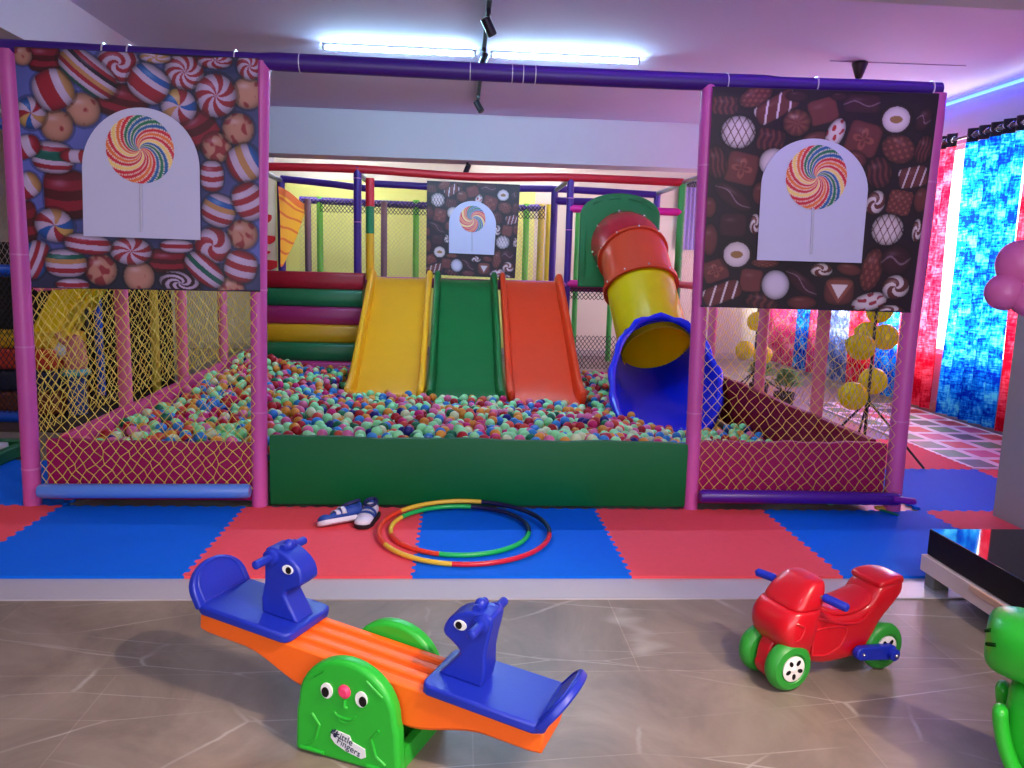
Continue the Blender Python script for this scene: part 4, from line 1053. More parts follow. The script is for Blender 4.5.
p1 = at(783, 406, Z=0.02); plant((p1.x, p1.y, 0), .19, .22, 'low bushy green potted plant seen through the right net', 2)

# ================================================================== LOW TABLE
tx, ty = 2.355, -.06
t = thing('low_table', 'low table with glossy black stone top beside the red ride-on bike', 'table', (3.2, -.9, 0))
M_stone = mat('black_granite', (10, 10, 14), .05, spec=.6, noise=.2, nscale=60); M_ply = mat('pale_wood', (226, 200, 196), .55, noise=.08, nscale=12); M_leg = mat('leg_grey', (120, 116, 114), .5)
ox, oy = 3.2, -.9
o = box_obj('stone_top', (tx-ox, -1.9-oy, .15), (4.0-ox, ty-oy, .272), [M_stone, mat('black_granite_edge', (9, 9, 12), .55, spec=.25)], t, .006, 3)
for f in o.data.polygons:
    if abs(f.normal.z) < .5: f.material_index = 1
bm = BM()
for lo, hi in (((tx-.02, -1.9, .075), (tx+.012, ty+.005, .148)), ((tx+.012, ty-.03, .075), (4.0, ty, .148)), ((3.98, -1.9, .075), (4.01, ty, .148)), ((tx+.012, -1.9, .075), (4.0, -1.87, .148))):
    add_box(bm, (lo[0]-ox, lo[1]-oy, lo[2]), (hi[0]-ox, hi[1]-oy, hi[2]))
obj('apron', bm, M_ply, t, smooth=False)
o = obj('ledge_strip', add_box(BM(), (tx-.03-ox, -1.9-oy, .128), (tx-.0201-ox, ty-.35-oy, .15)), mat('ledge_wood', (222, 176, 150), .5), t)
for x, y in ((tx+.0, ty-.075), (tx+.0, -1.85), (3.92, ty-.075), (3.92, -1.85)):
    o = obj('leg', add_box(BM(), (x-ox, y-oy, 0), (x+.075-ox, y+.07-oy, .0745)), M_leg, t); bevel(o, .004, 2)

# ================================================================== HULA HOOPS
def hoop(c, R_, segs, label, z, r=.0125, tilt=0):
    t = thing('hula_hoop', label, 'hula hoop', (*c, .02+R_*math.sin(math.radians(tilt)))); t.rotation_euler = (math.radians(tilt), 0, 0)
    for a0, a1, (mn, col), lb in segs:
        n = max(4, int(abs(a1-a0)/4)); pts = [(R_*math.cos(math.radians(a0+(a1-a0)*k/n)), R_*math.sin(math.radians(a0+(a1-a0)*k/n)), z-.02) for k in range(n+1)]
        o = obj('tube_section', add_tube(BM(), pts, r, 12), mat(mn, col, .3), t); o['label'] = lb+' tube section'
HY, HN, HR, HG, HO = ('hoop_yellow', (226, 186, 60)), ('hoop_navy', (22, 20, 66)), ('hoop_red', (204, 26, 50)), ('hoop_green', (22, 176, 84)), ('hoop_orange', (222, 60, 40))
hoop((.238, .542), .44, [(77, 143, HY, 'yellow'), (143, 208, HO, 'orange-red'), (208, 262, HY, 'yellow'), (262, 352, HR, 'red'), (352, 437, HN, 'dark navy')], 'larger outer hula hoop with yellow, red and navy sections lying on the mats', .033, tilt=2.2)
hoop((.215, .58), .36, [(80, 152, HG, 'green'), (152, 196, HY, 'yellow'), (196, 254, HO, 'orange-red'), (254, 350, HG, 'green'), (350, 440, HN, 'dark navy')], 'smaller hula hoop with green, yellow and navy sections lying inside the larger one', .033, tilt=1.2)

# ================================================================== SNEAKERS
M_sw = mat('sneaker_white', (206, 204, 226), .55, bump=.1); M_sb = mat('sneaker_blue', (28, 66, 156), .55, bump=.1); M_sk = mat('sneaker_black', (16, 18, 30), .6); M_sn = mat('sneaker_navy', (24, 28, 88), .6)
def sneaker(M, label, up_white):
    t = thing('sneaker', label, 'shoe', (0, 0, 0), 0, 'pair of sneakers on the red mat'); t.matrix_world = M
    S = [(-.088, .018, .03), (-.082, .028, .062), (-.06, .033, .072), (-.03, .034, .066), (0, .033, .056), (.03, .036, .046), (.06, .036, .036), (.08, .028, .028), (.09, .012, .02)]
    rings = []
    for x, w, h in S:
        ring = []
        for k in range(16):
            a = 2*PI*k/16; c, s = math.cos(a), math.sin(a)
            ring.append(Vector((x, w*math.copysign(abs(c)**.75, c)*(1-.25*max(0, s)), .016+(h-.016)*(.5+.5*math.copysign(abs(s)**.8, s)))))
        rings.append(ring)
    sub(obj('upper', loft(BM(), rings), M_sw if up_white else M_sb, t, auto=None))
    rings = []
    for x, w, h in [(-.094, .02, 0), (-.086, .033, 0), (-.05, .037, 0), (0, .037, 0), (.05, .04, 0), (.08, .032, 0), (.097, .012, .004)]:
        rings.append([Vector((x, w, h+.004)), Vector((x, w, .02)), Vector((x, -w, .02)), Vector((x, -w, h+.004)), Vector((x, -w*.8, h)), Vector((x, w*.8, h))])
    obj('sole', loft(BM(), rings), M_sk if up_white else M_sw, t, auto=60)
    obj('collar', add_tube(BM(), [Vector((-.052+.034*math.cos(2*PI*k/20), .024*math.sin(2*PI*k/20), .072-.006*math.cos(2*PI*k/20))) for k in range(20)], .007, 8, closed=True), M_sn, t)
    for x in (-.005, .02):
        hz = .058-.38*x-.0
        pts = [Vector((x, .035*math.cos(a), .03+(hz-.03)*math.sin(a)+.002)) for a in [PI*k/10 for k in range(11)]]
        bm = BM()
        for A_, B_ in zip(pts, pts[1:]):
            v = [bm.verts.new(p) for p in (A_-Vector((.009, 0, 0)), A_+Vector((.009, 0, 0)), B_+Vector((.009, 0, 0)), B_-Vector((.009, 0, 0)))]; bm.faces.new(v)
        bmesh.ops.remove_doubles(bm, verts=bm.verts, dist=1e-5)
        o = obj('strap', bm, M_sb if up_white else M_sw, t); m_ = o.modifiers.new('s', 'SOLIDIFY'); m_.thickness = .003; m_.offset = 1
    obj('toe_cap', add_ball(BM(), Vector((.068, 0, .024)), 1, .026, .034, .020), M_sb if not up_white else M_sw, t)
    obj('heel_tab', add_ball(BM(), Vector((-.084, 0, .05)), 1, .010, .022, .024), M_sb, t)
q = at(345, 520, Z=.03)
sneaker(Matrix.Translation((q.x-.01, q.y-.05, .03)) @ Matrix.Rotation(math.radians(212), 4, 'Z') @ Matrix.Rotation(math.radians(24), 4, 'X') @ Matrix.Scale(1.35, 4), 'blue and white child sneaker tipped on its side, toe away from the hoops', False)
q = at(362, 520, Z=.03)
sneaker(Matrix.Translation((q.x+.03, q.y-.015, .021)) @ Matrix.Rotation(math.radians(-100), 4, 'Z') @ Matrix.Scale(1.3, 4), 'mostly white child sneaker next to the hoops', True)

# ================================================================== SEESAW
RZ = math.radians(-25); d_ = Vector((math.cos(RZ), math.sin(RZ), 0)); n_ = Vector((-d_.y, d_.x, 0))
A0 = at(296, 748, Z=0); SC = A0 + d_*.172 + n_*.148
ss = thing('seesaw', 'orange seesaw with two blue horse-head seats on a green base with a face', 'seesaw', (SC.x, SC.y, 0), RZ)
M_go = mat('seesaw_orange', (252, 104, 22), .48, noise=.03); M_gb = mat('seesaw_blue', (24, 44, 168), .38, noise=.05, bump=.05, bscale=120); M_gg = mat('seesaw_green', (38, 176, 48), .36, noise=.04); M_eyew = mat('eye_white', (240, 240, 240), .3); M_eyek = mat('eye_black', (8, 10, 16), .2)
TL = math.radians(6.3)
TM = Matrix.Translation((0, 0, .2)) @ Matrix.Rotation(TL, 4, 'Y')
# plank
prof_y = [(-.10, .062), (-.075, .066), (-.070, .066), (-.066, .050), (-.046, .050), (-.042, .066), (-.014, .066), (-.010, .050), (.010, .050), (.014, .066), (.042, .066), (.046, .050), (.066, .050), (.070, .066), (.075, .066), (.10, .062)]
rings = []
for k in range(33):
    x = -.572+1.135*k/32; ax_ = abs(x)
    u = min(1, max(0, (ax_-.16)/.24)); u = u*u*(3-2*u)
    zb = -.065+.062*u
    e = 1 if 0 < k < 32 else .93
    ring = [(x, y*e, z) for y, z in prof_y] + [(x, .098*e, zb+.012), (x, .088*e, zb), (x, -.088*e, zb), (x, -.098*e, zb+.012)]
    rings.append([TM @ Vector(p) for p in ring])
o = obj('plank', loft(BM(), rings), M_go, ss, auto=35); bevel(o, .004, 2, 50); o['label'] = 'orange grooved plank'
# base
def dome(w, zt, n=20):
    p = [(-w, 0), (-w*.97, zt*.42)]
    for k in range(n+1):
        a = PI-PI*k/n; p.append((w*.93*math.cos(a), zt-w*.93*.95+w*.93*.95*math.sin(a)))
    p += [(w*.97, zt*.42), (w, 0)]
    return p
for s in (-1, 1):
    y0, y1 = (s*.108, s*.155) if s > 0 else (-.155, -.108)
    o = obj('base_side', add_prism(BM(), dome(.172, .31), y0, y1), M_gg, ss, auto=40); bevel(o, .014, 4)
    if s < 0: side = o
tray = BM()
add_box(tray, (-.155, -.108, 0), (.155, .108, .03)); add_box(tray, (-.165, -.108, 0), (-.14, .108, .06)); add_box(tray, (.14, -.108, 0), (.165, .108, .06))
add_prism(tray, [(-.1, .03), (.1, .03), (0, .085)], -.108, .0)
obj('base_tray', tray, M_gg, ss, smooth=False)
obj('axle', add_tube(BM(), [(0, -.166, .222), (0, -.16, .222), (0, .16, .222), (0, .166, .222)], [.012, .02, .02, .012], 16), mat('bolt_pink', (236, 60, 110), .35), ss)['label'] = 'pink round axle cap'
yf = -.1555
def disc(bm, c, rx, rz, y, th=.004, rot=0, n=20):
    add_prism(bm, [(c[0]+rx*math.cos(2*PI*k/n)*math.cos(rot)-rz*math.sin(2*PI*k/n)*math.sin(rot), c[1]+rx*math.cos(2*PI*k/n)*math.sin(rot)+rz*math.sin(2*PI*k/n)*math.cos(rot)) for k in range(n)], y-th, y+.002)
    return bm
for cx_ in (-.058, .055):
    e = obj('eye', disc(BM(), (cx_, .212), .019, .023, yf), M_eyew, side, smooth=False)
    obj('pupil', disc(BM(), (cx_+(-.003 if cx_ < 0 else .006), .208), .012, .015, yf-.004, .002), M_eyek, side, smooth=False)
bm = BM()
add_tube(bm, [(-.035*math.cos(a), yf+.001, .155-.016*math.sin(a)) for a in [PI*k/10 for k in range(11)]], .004, 8)
add_tube(bm, [(-.02*math.cos(a), yf+.001, .137-.01*math.sin(a)) for a in [PI*k/8 for k in range(9)]], .003, 8)
add_tube(bm, [(.0, yf, .20), (0, yf-.002, .178), (.008, yf, .172)], .005, 8)
for s in (-1, 1):
    add_tube(bm, [(s*.13, yf+.001, .03), (s*.10, yf+.001, .05), (s*.085, yf+.001, .10), (s*.11, yf+.001, .13)], .005, 8)
    add_tube(bm, [(s*.10, yf+.001, .245), (s*.07, yf+.001, .268), (s*.12, yf+.001, .23)], .004, 8)
    add_tube(bm, [(s*.15, yf+.001, .016), (s*.07, yf+.001, .016)], .006, 8)
obj('face_relief', bm, M_gg, side)
# sticker with two lines of lettering and a little hand print
pts = [(-.048, .118), (-.03, .128), (.012, .122), (.018, .106), (.062, .094), (.064, .070), (.05, .062), (.0, .072), (-.036, .086), (-.05, .102)]
pts = [(x+.004, z-.03) for x, z in pts]
stk = obj('sticker', add_prism(BM(), pts, yf-.002, yf+.001), mat('sticker_white', (226, 228, 234), .4), side, smooth=False)
def text(body, size, M, m, parent, name='lettering'):
    cu = bpy.data.curves.new('t', 'FONT'); cu.body = body; cu.size = size; cu.align_x = 'CENTER'; cu.align_y = 'CENTER'; cu.extrude = .0004
    to = bpy.data.objects.new('t', cu); COL.objects.link(to)
    dg = bpy.context.evaluated_depsgraph_get(); me = bpy.data.meshes.new_from_object(to.evaluated_get(dg))
    bpy.data.objects.remove(to); bpy.data.curves.remove(cu)
    me.transform(M); return link(name, me, m, parent, smooth=False)
M_ink = mat('ink_navy', (30, 34, 70), .5)
for body, x, z, s_ in (('Little', -.004, .081, .028), ('Fingers', .010, .057, .028)):
    text(body, s_, Matrix.Translation((x+.004, yf-.003, z)) @ Matrix.Rotation(.33*1, 4, 'Y') @ Matrix.Rotation(PI/2, 4, 'X'), M_ink, stk)
bm = BM(); disc(bm, (-.031, .083), .006, .007, yf-.002, .0015)
for k in range(5):
    a = PI*.1+PI*.8*k/4; disc(bm, (-.031+.011*math.cos(a), .084+.012*math.sin(a)), .0022, .005, yf-.002, .0015, a-PI/2, 8)
obj('hand_print', bm, M_ink, stk, smooth=False)
# seats
def seat(s):
    e0, e1 = (.205, .568) if s > 0 else (.232, .578)
    lb = 'blue seat with a horse head'
    pl = [(e0, -.09), (e0+.008, -.108), (e0+.023, -.116), (e1-.03, -.118), (e1, -.10), (e1, .10), (e1-.03, .118), (e0+.023, .116), (e0+.008, .108), (e0, .09)]
    o = obj('seat', add_prism(BM(), [(s*x, y) for x, y in pl], .0665, .098, TM, 'z'), M_gb, ss, auto=40); bevel(o, .008, 3); o['label'] = lb
    # backrest
    a = math.radians(57); bx = e1-.018
    BMx = TM @ Matrix.Translation((s*bx, 0, .082)) @ Matrix.Rotation(s*(PI/2-a), 4, 'Y')      # local z runs up the backrest
    pr = [(-.118, 0), (-.118, .045)] + [(-.118*math.cos(PI*k/18), .045+.085*math.sin(PI*k/18)) for k in range(1, 18)] + [(.118, .045), (.118, 0)]
    b_ = obj('backrest', add_prism(BM(), pr, -.012, .012, BMx, 'x'), M_gb, o, auto=40); bevel(b_, .006, 3)
    bm = BM(); ip = [(y*.8, .012+(z)*.84) for y, z in pr]
    add_tube(bm, [BMx @ Vector((-s*.0125, y, z)) for y, z in ip], .004, 6, closed=True)
    obj('backrest_rim', bm, M_gb, o)
    # horse head
    P = [(.0, 0), (.030, .045), (.057, .087), (.052, .104), (.036, .116), (.006, .135), (-.002, .150), (.002, .172), (.012, .196), (.03, .214), (.055, .230), (.08, .240), (.11, .243), (.138, .238), (.141, .21), (.136, .16), (.133, .11), (.139, .05), (.134, 0)]
    hx = e0+.018
    P = [(x, z*.88) for x, z in P]
    h = obj('horse_head', add_prism(BM(), [(s*(hx+x), .097+z) for x, z in P], -.043, .043, TM), M_gb, o, auto=35); bevel(h, .010, 3, 25)
    c = TM @ Vector((s*(hx+.112), 0, .097+.187))
    bm = BM(); add_tube(bm, [TM @ Vector((s*(hx+.112), y, .097+.187)) for y in (-.12, -.117, .117, .12)], [.009, .0135, .0135, .009], 14)
    for q_ in (-1, 1): add_tube(bm, [TM @ Vector((s*(hx+.112), q_*y, .097+.187)) for y in (.043, .055, .058)], [.026, .024, .014], 14)
    obj('handle', bm, M_gb, o)
    bm = BM(); add_ball(bm, TM @ Vector((s*(hx+.085), 0, .097+.219)), .018); add_tube(bm, [TM @ Vector((s*(hx+.085), y, .097+.216)) for y in (-.03, .03)], .012, 12)
    obj('mane_knob', bm, M_gb, o)
    for q_ in (-1, 1):
        bm = BM(); yq = q_*.0445
        c_ = (hx+.05, .097+.164)
        add_prism(bm, [(s*(c_[0]+.019*math.cos(2*PI*k/20)), c_[1]+.014*math.sin(2*PI*k/20)) for k in range(20)], yq-.002, yq+.002, TM)
        obj('eye', bm, M_eyew, o, smooth=False)
        bm = BM(); add_prism(bm, [(s*(c_[0]-.004+.010*math.cos(2*PI*k/16)), c_[1]-.001+.011*math.sin(2*PI*k/16)) for k in range(16)], yq-.003, yq+.003, TM)
        obj('pupil', bm, M_eyek, o, smooth=False)
seat(-1); seat(1)

# ================================================================== RIDE-ON BIKE
BH = math.radians(198.2)
bk = thing('ride_on_bike', 'red plastic ride-on motorbike with green wheels and blue handle grips', 'ride-on toy', (1.511, -.81, 0), BH)
M_br = mat('bike_red', (192, 12, 30), .3, noise=.05, coat=.2); M_bg = mat('bike_green', (40, 140, 46), .4, noise=.05); M_bb = mat('bike_blue', (18, 40, 170), .38, noise=.04); M_hub = mat('hub_white', (232, 224, 224), .35); M_chr = mat('chrome', (210, 205, 205), .2, metal=1)
def zq(z): return z if z < .2 else .2+(z-.2)*.8
def sect_x(x, zb, zt, hw, p=4.2, n=28):
    zb, zt = zq(zb), zq(zt)
    return [Vector((x, a, (zb+zt)/2+b)) for a, b in sell(n, hw, (zt-zb)/2, p)]
body = [(-.305, .30, .345, .05), (-.297, .285, .358, .062), (-.26, .245, .366, .07), (-.205, .185, .360, .074), (-.175, .15, .345, .076), (-.150, .10, .292, .078), (-.115, .06, .262, .08), (-.06, .055, .25, .082), (.02, .055, .252, .084), (.07, .058, .275, .084), (.11, .07, .315, .08), (.15, .10, .335, .07), (.185, .14, .33, .05)]
sub(obj('body', loft(BM(), [sect_x(*b_) for b_ in body]), M_br, bk, auto=None), 2)
sub(obj('tail_cover', loft(BM(), [sect_x(x, zb, zt, hw, 4) for x, zb, zt, hw in ((-.312, .335, .362, .045), (-.305, .328, .372, .062), (-.25, .335, .383, .072), (-.19, .335, .372, .074), (-.172, .335, .355, .072))]), M_br, bk, auto=None), 2)
sub(obj('seat', loft(BM(), [sect_x(x, zb, zt, hw, 2.6) for x, zb, zt, hw in ((-.172, .27, .325, .05), (-.15, .25, .305, .066), (-.10, .235, .276, .074), (-.04, .228, .265, .076), (.03, .23, .272, .07), (.07, .25, .30, .05), (.09, .27, .32, .03))]), M_br, bk, auto=None), 2)
def sect_z(z, xc, rx, ry, p=3.6, n=32): return [Vector((xc-.025+a, b, zq(z))) for a, b in sell(n, rx*.95, ry, p)]
sub(obj('front_fairing', loft(BM(), [sect_z(*q) for q in ((.125, .195, .045, .07), (.130, .198, .062, .085), (.16, .205, .078, .098), (.20, .212, .088, .106), (.25, .206, .086, .106), (.285, .192, .080, .102), (.300, .184, .076, .098), (.304, .182, .066, .088))]), M_br, bk, auto=None), 2)
sub(obj('windshield', loft(BM(), [sect_z(*q) for q in ((.298, .178, .066, .088), (.304, .178, .074, .097), (.335, .168, .068, .094), (.375, .150, .056, .086), (.400, .138, .045, .078), (.414, .130, .036, .068), (.418, .128, .022, .05))]), M_br, bk, auto=None), 2)
# raised outline of a headlamp and side panel relief
bm = BM()
for s in (-1, 1):
    add_tube(bm, curve_pts([(.248, s*.045, .225), (.240, s*.07, .243), (.215, s*.102, .248), (.19, s*.106, .23), (.215, s*.104, .19), (.247, s*.06, .19)], 30), .004, 6, closed=True)
    add_tube(bm, curve_pts([(.12, s*.078, .20), (.05, s*.083, .205), (-.02, s*.083, .19), (.0, s*.083, .13), (.06, s*.083, .105), (.12, s*.078, .11)], 24), .004, 6, closed=True)
    add_tube(bm, curve_pts([(.15, s*.070, .256), (.08, s*.083, .236), (0, s*.083, .212), (-.08, s*.081, .204), (-.14, s*.078, .24)], 24), .005, 6)
obj('body_relief', bm, M_br, bk)
WB = .215
fk = [(WB+.066*math.cos(2*PI*k/26)*(1 if math.sin(2*PI*k/26) < 0 else .85), .085+(.074 if math.sin(2*PI*k/26) < 0 else .09)*math.sin(2*PI*k/26)) for k in range(26)]
o = obj('fork', add_prism(BM(), fk, -.03, .03), M_br, bk, auto=40); bevel(o, .01, 3)
def wheel(x, y, r, w, side, name='wheel'):
    M = Matrix.Translation((x, y, r)) @ Matrix.Rotation(-PI/2*side, 4, 'X')
    wl = obj(name, add_lathe(BM(), [(.004, -w/2+.004), (r*.5, -w/2), (r*.82, -w/2+.002), (r*.95, -w*.3), (r, -w*.1), (r, w*.1), (r*.95, w*.3), (r*.84, w/2-.002), (r*.62, w/2), (r*.56, w/2-.006), (.004, w/2-.008)], 40, M), M_bg, bk)
    obj('hub_cap', add_lathe(BM(), [(.002, w/2-.007), (r*.50, w/2-.006), (r*.52, w/2+.000), (r*.45, w/2+.003), (r*.16, w/2+.002), (r*.1, w/2+.006), (.002, w/2+.007)], 32, M), M_hub, wl)
    bm = BM()
    for k in range(5):
        a = 2*PI*k/5+.3; c = Vector((r*.3*math.cos(a), r*.3*math.sin(a), w/2+.0022))
        T = M @ Matrix.Translation(c) @ Matrix.Rotation(a, 4, 'Z')
        add_lathe(bm, [(.0005, 0), (1, 0), (1, .002), (.0005, .002)], 12, T @ Matrix.Diagonal((r*.125, r*.085, 1, 1)))
    obj('hub_hole', bm, M_eyek, wl, smooth=False)
    return wl
for s in (1, -1):
    wheel(WB, s*.069, .087, .062, s); wheel(-WB, s*.066, .087, .05, s)
obj('rear_axle', add_tube(BM(), [(-WB, -.11, .076), (-WB, .11, .076)], .008, 10), M_chr, bk)
for s in (1, -1):
    pr = [(-WB-.026*math.cos(a), .080+.028*math.sin(a)) for a in [-PI/2+PI*k/10 for k in range(11)]] + [(-.075+.024*math.cos(a), .098+.024*math.sin(a)) for a in [PI/2-PI*k/10 for k in range(11)]]
    ft = obj('foot_rest', add_prism(BM(), pr, s*.102-.014, s*.102+.014), M_bb, bk, auto=40); bevel(ft, .006, 3)
    bm = BM(); add_tube(bm, [(-WB+.002, s*.115, .080), (-WB+.002, s*.132, .080), (-WB+.002, s*.136, .080)], [.022, .022, .016], 16); obj('axle_cap', bm, M_bb, ft)
    bm = BM(); add_ball(bm, Vector((-WB+.002, s*.136, .080)), .008); add_ball(bm, Vector((-.078, s*.117, .098)), .006); obj('bolt', bm, M_chr, ft)
    hx_ = .10 if s > 0 else .15
    obj('handle_bar', add_tube(BM(), [(.12, s*.06, .322), (hx_, s*.108, .325)], .009, 10), M_chr, bk)
    obj('handle_grip', add_tube(BM(), [(hx_+.006, s*.094, .327), (hx_+.004, s*.10, .326), (hx_-.03*s-.004, s*.158, .327-.017*(s > 0)), (hx_-.03*s-.006, s*.163, .327-.018*(s > 0))], [.012, .0155, .0155, .011], 14), M_bb, bk)

# ================================================================== GREEN ROCKER
rk = thing('rocking_toy', 'bright green plastic rocking toy cut off beside the low black table', 'rocking toy', (1.95, -1.55, 0))
M_rg = mat('rocker_green', (40, 176, 44), .3, noise=.04)
def RS(x, yc, zc, ry, rz, p=2.6): return [Vector((x-1.95, yc+a+1.55, zc+b)) for a, b in sell(24, ry, rz, p)]
rbody = sub(obj('body', loft(BM(), [RS(1.632, -1.45, .415, .05, .045), RS(1.640, -1.45, .415, .085, .07), RS(1.665, -1.46, .42, .115, .088), RS(1.74, -1.48, .425, .13, .09), RS(1.85, -1.51, .425, .135, .09), RS(1.98, -1.53, .405, .13, .085), RS(2.12, -1.55, .375, .125, .085), RS(2.26, -1.56, .385, .12, .095), RS(2.36, -1.57, .43, .11, .11), RS(2.43, -1.57, .47, .09, .10), RS(2.46, -1.57, .49, .05, .05)]), M_rg, rk, auto=None), 1)
sub(obj('skirt', loft(BM(), [RS(1.70, -1.50, .24, .05, .08), RS(1.715, -1.50, .22, .075, .11), RS(1.80, -1.52, .20, .09, .15), RS(2.0, -1.55, .20, .10, .17), RS(2.3, -1.56, .20, .09, .15)]), M_rg, rk, auto=None), 1)
for s in (-1, 1):
    C_ = curve_pts([(1.69, 0, .285), (1.692, 0, .245), (1.715, 0, .16), (1.765, 0, .08), (1.86, 0, .03), (2.0, 0, .021), (2.15, 0, .022), (2.3, 0, .04), (2.42, 0, .09)], 24); rings = []
    for i, p in enumerate(C_):
        yc = -1.52 + (-.06 if s < 0 else .09) - (p.x-1.66)*.12
        tdir = (C_[min(i+1, 23)]-C_[max(i-1, 0)]).normalized(); nn = Vector((-tdir.z, 0, tdir.x)); h_ = .02 if 0 < i < 23 else .008
        rings.append([p+Vector((-1.95, yc+1.55+a, 0))+nn*b for a, b in sell(14, .032 if 0 < i < 23 else .015, h_, 2.4)])
    sub(obj('runner', loft(BM(), rings), M_rg, rk, auto=None), 1)
obj('handle', add_tube(BM(), [(.44, -.16, .50), (.44, -.15, .50), (.44, .11, .50), (.44, .12, .50)], [.012, .018, .018, .012], 14), M_rg, rk)
RA = math.radians(-38); RM = Matrix.Rotation(RA, 4, 'Z'); LL = Vector((-.31, .09, 0)); LW = Vector((1.70, -1.385, -.008))
rk.rotation_euler = (0, 0, RA); rk.location = LW - RM @ LL
from mathutils.bvhtree import BVHTree
bpy.context.view_layer.update()
RW = Matrix.Translation(rk.location) @ RM; RI = RW.inverted()
bv_ = BVHTree.FromObject(rbody, bpy.context.evaluated_depsgraph_get())
for (xa, ya), (xb, yb) in (((984.5, 631), (991, 630)), ((987, 644), (996, 645))):
    ps = []
    for k in range(5):
        tgt = at(xa+(xb-xa)*k/4, ya+(yb-ya)*k/4, Y=-1.0); o_ = RI @ Vector(CAM); h_ = bv_.ray_cast(o_, ((RI @ tgt)-o_).normalized())[0]
        if h_ is not None: ps.append(h_)
    if len(ps) > 1: obj('grip_slot', add_tube(BM(), ps, .0055, 8), mat('slot_dark', (8, 60, 14), .9, spec=.1), rk)
# ================================================================== SMALL SCRAPS NEAR THE RIGHT POLE
q = at(880, 508, Z=.03)
tag(obj('foam_scrap', add_lathe(BM(), [(.004, 0), (.03, .002), (.036, .012), (.02, .02), (.004, .022)], 8, Matrix.Translation((q.x, q.y, .021))), mat('scrap_yellow', (226, 190, 70), .6)), 'small yellow foam flower at the foot of the rightmost pink pole', 'foam piece')
q0, q1 = at(880, 510, Z=.025), at(898, 515.5, Z=.025)
tag(obj('foam_strip', add_tube(BM(), [(q0.x, q0.y, .0275), ((q0.x+q1.x)/2, (q0.y+q1.y)/2+.008, .0275), (q1.x, q1.y, .0275)], .0065, 8), mat('scrap_green', (20, 130, 100), .6)), 'thin green foam strip on the blue mat below the purple bar', 'foam piece')

# ================================================================== SECOND PLAY AREA AT THE LEFT
LY = 3.3
bf = thing('soft_play_structure', 'blue padded tube frame of the second play area beyond the left pole', 'play frame', (-4.2, LY, 0))
M_bt = mat('foam_bluetube', (18, 84, 206), .4, noise=.05)
b0 = Vector(bf.location)
for py, r, m, lb in ((99, .045, M_bt, None), (112, .03, M_steel, 'pale steel rail between two blue ones'), (124, .045, M_bt, None), (271, .05, M_bt, None), (417, .05, M_bt, None)):
    z = at(6, py, Y=LY).z
    o = obj('rail', add_tube(BM(), [Vector((-5.9, LY, z+.05))-b0, Vector((at(22, 330, Y=LY).x, LY, z))-b0], r, 12), m, bf)
    if lb: o['label'] = lb
EX = at(23, 330, Y=LY).x
for x in (EX, -4.6): obj('pole', add_tube(BM(), [Vector((x, LY, 0.021))-b0, Vector((x, LY, 2.62))-b0], .045, 14), M_bt, bf)
qb = at(97, 300, Y=4.6); obj('pole', add_tube(BM(), [Vector((qb.x, 4.6, .021))-b0, Vector((qb.x, 4.6, 2.4))-b0], .04, 14), M_bt, bf)
qb = at(154, 310, Y=4.7); obj('pole', add_tube(BM(), [Vector((qb.x, 4.7, .021))-b0, Vector((qb.x, 4.7, 2.4))-b0], .04, 14), M_yelf, bf)
net('safety_net', 'black safety net of the second play area beyond the left pole', (-5.9, LY-.06, .1), (at(24, 330, Y=LY).x, LY-.06, .1), (-5.9, LY-.06, 1.24), (at(24, 330, Y=LY).x, LY-.06, 1.24), 62, 36, .0035, M_nd, .08)
net('safety_net', 'pale safety net above the blue rail beyond the left pole', (-5.9, LY-.06, 1.3), (at(24, 330, Y=LY).x, LY-.06, 1.3), (-5.9, LY-.06, 2.4), (at(24, 330, Y=LY).x, LY-.06, 2.4), 62, 30, .002, M_ng, .08)
for py0, py1, (cn, cc_), lb in ((334, 347, ('block_yellow', (230, 176, 20)), 'yellow'), (347, 368, ('block_orange', (214, 66, 40)), 'orange-red'), (369, 389, ('block_navy', (30, 40, 70)), 'dark navy'), (390, 412, ('block_brown', (120, 60, 30)), 'brown')):
    z1, z0 = at(8, py0, Y=LY+.25).z, at(8, py1, Y=LY+.25).z
    o = tag(obj('foam_block', add_box(BM(), (-4.9, LY+.15, max(.02, z0)), (-3.2, LY+.75, z1-.004)), mat(cn, cc_, .45, noise=.08), None), lb+' padded block in the stack behind the black net at the left edge', 'foam block', 'stacked foam blocks at the left edge'); bevel(o, .03, 3)
# dark backing added for the unlit space behind
tag(obj('dark_backing', add_box(BM(), (-4.9, 4.8, .02), (at(172, 330, Y=4.8).x, 4.83, 1.5)), mat('sheet_black', (26, 22, 22), .7), None), 'black backing standing in for the dark space of the second play area', 'sheet')
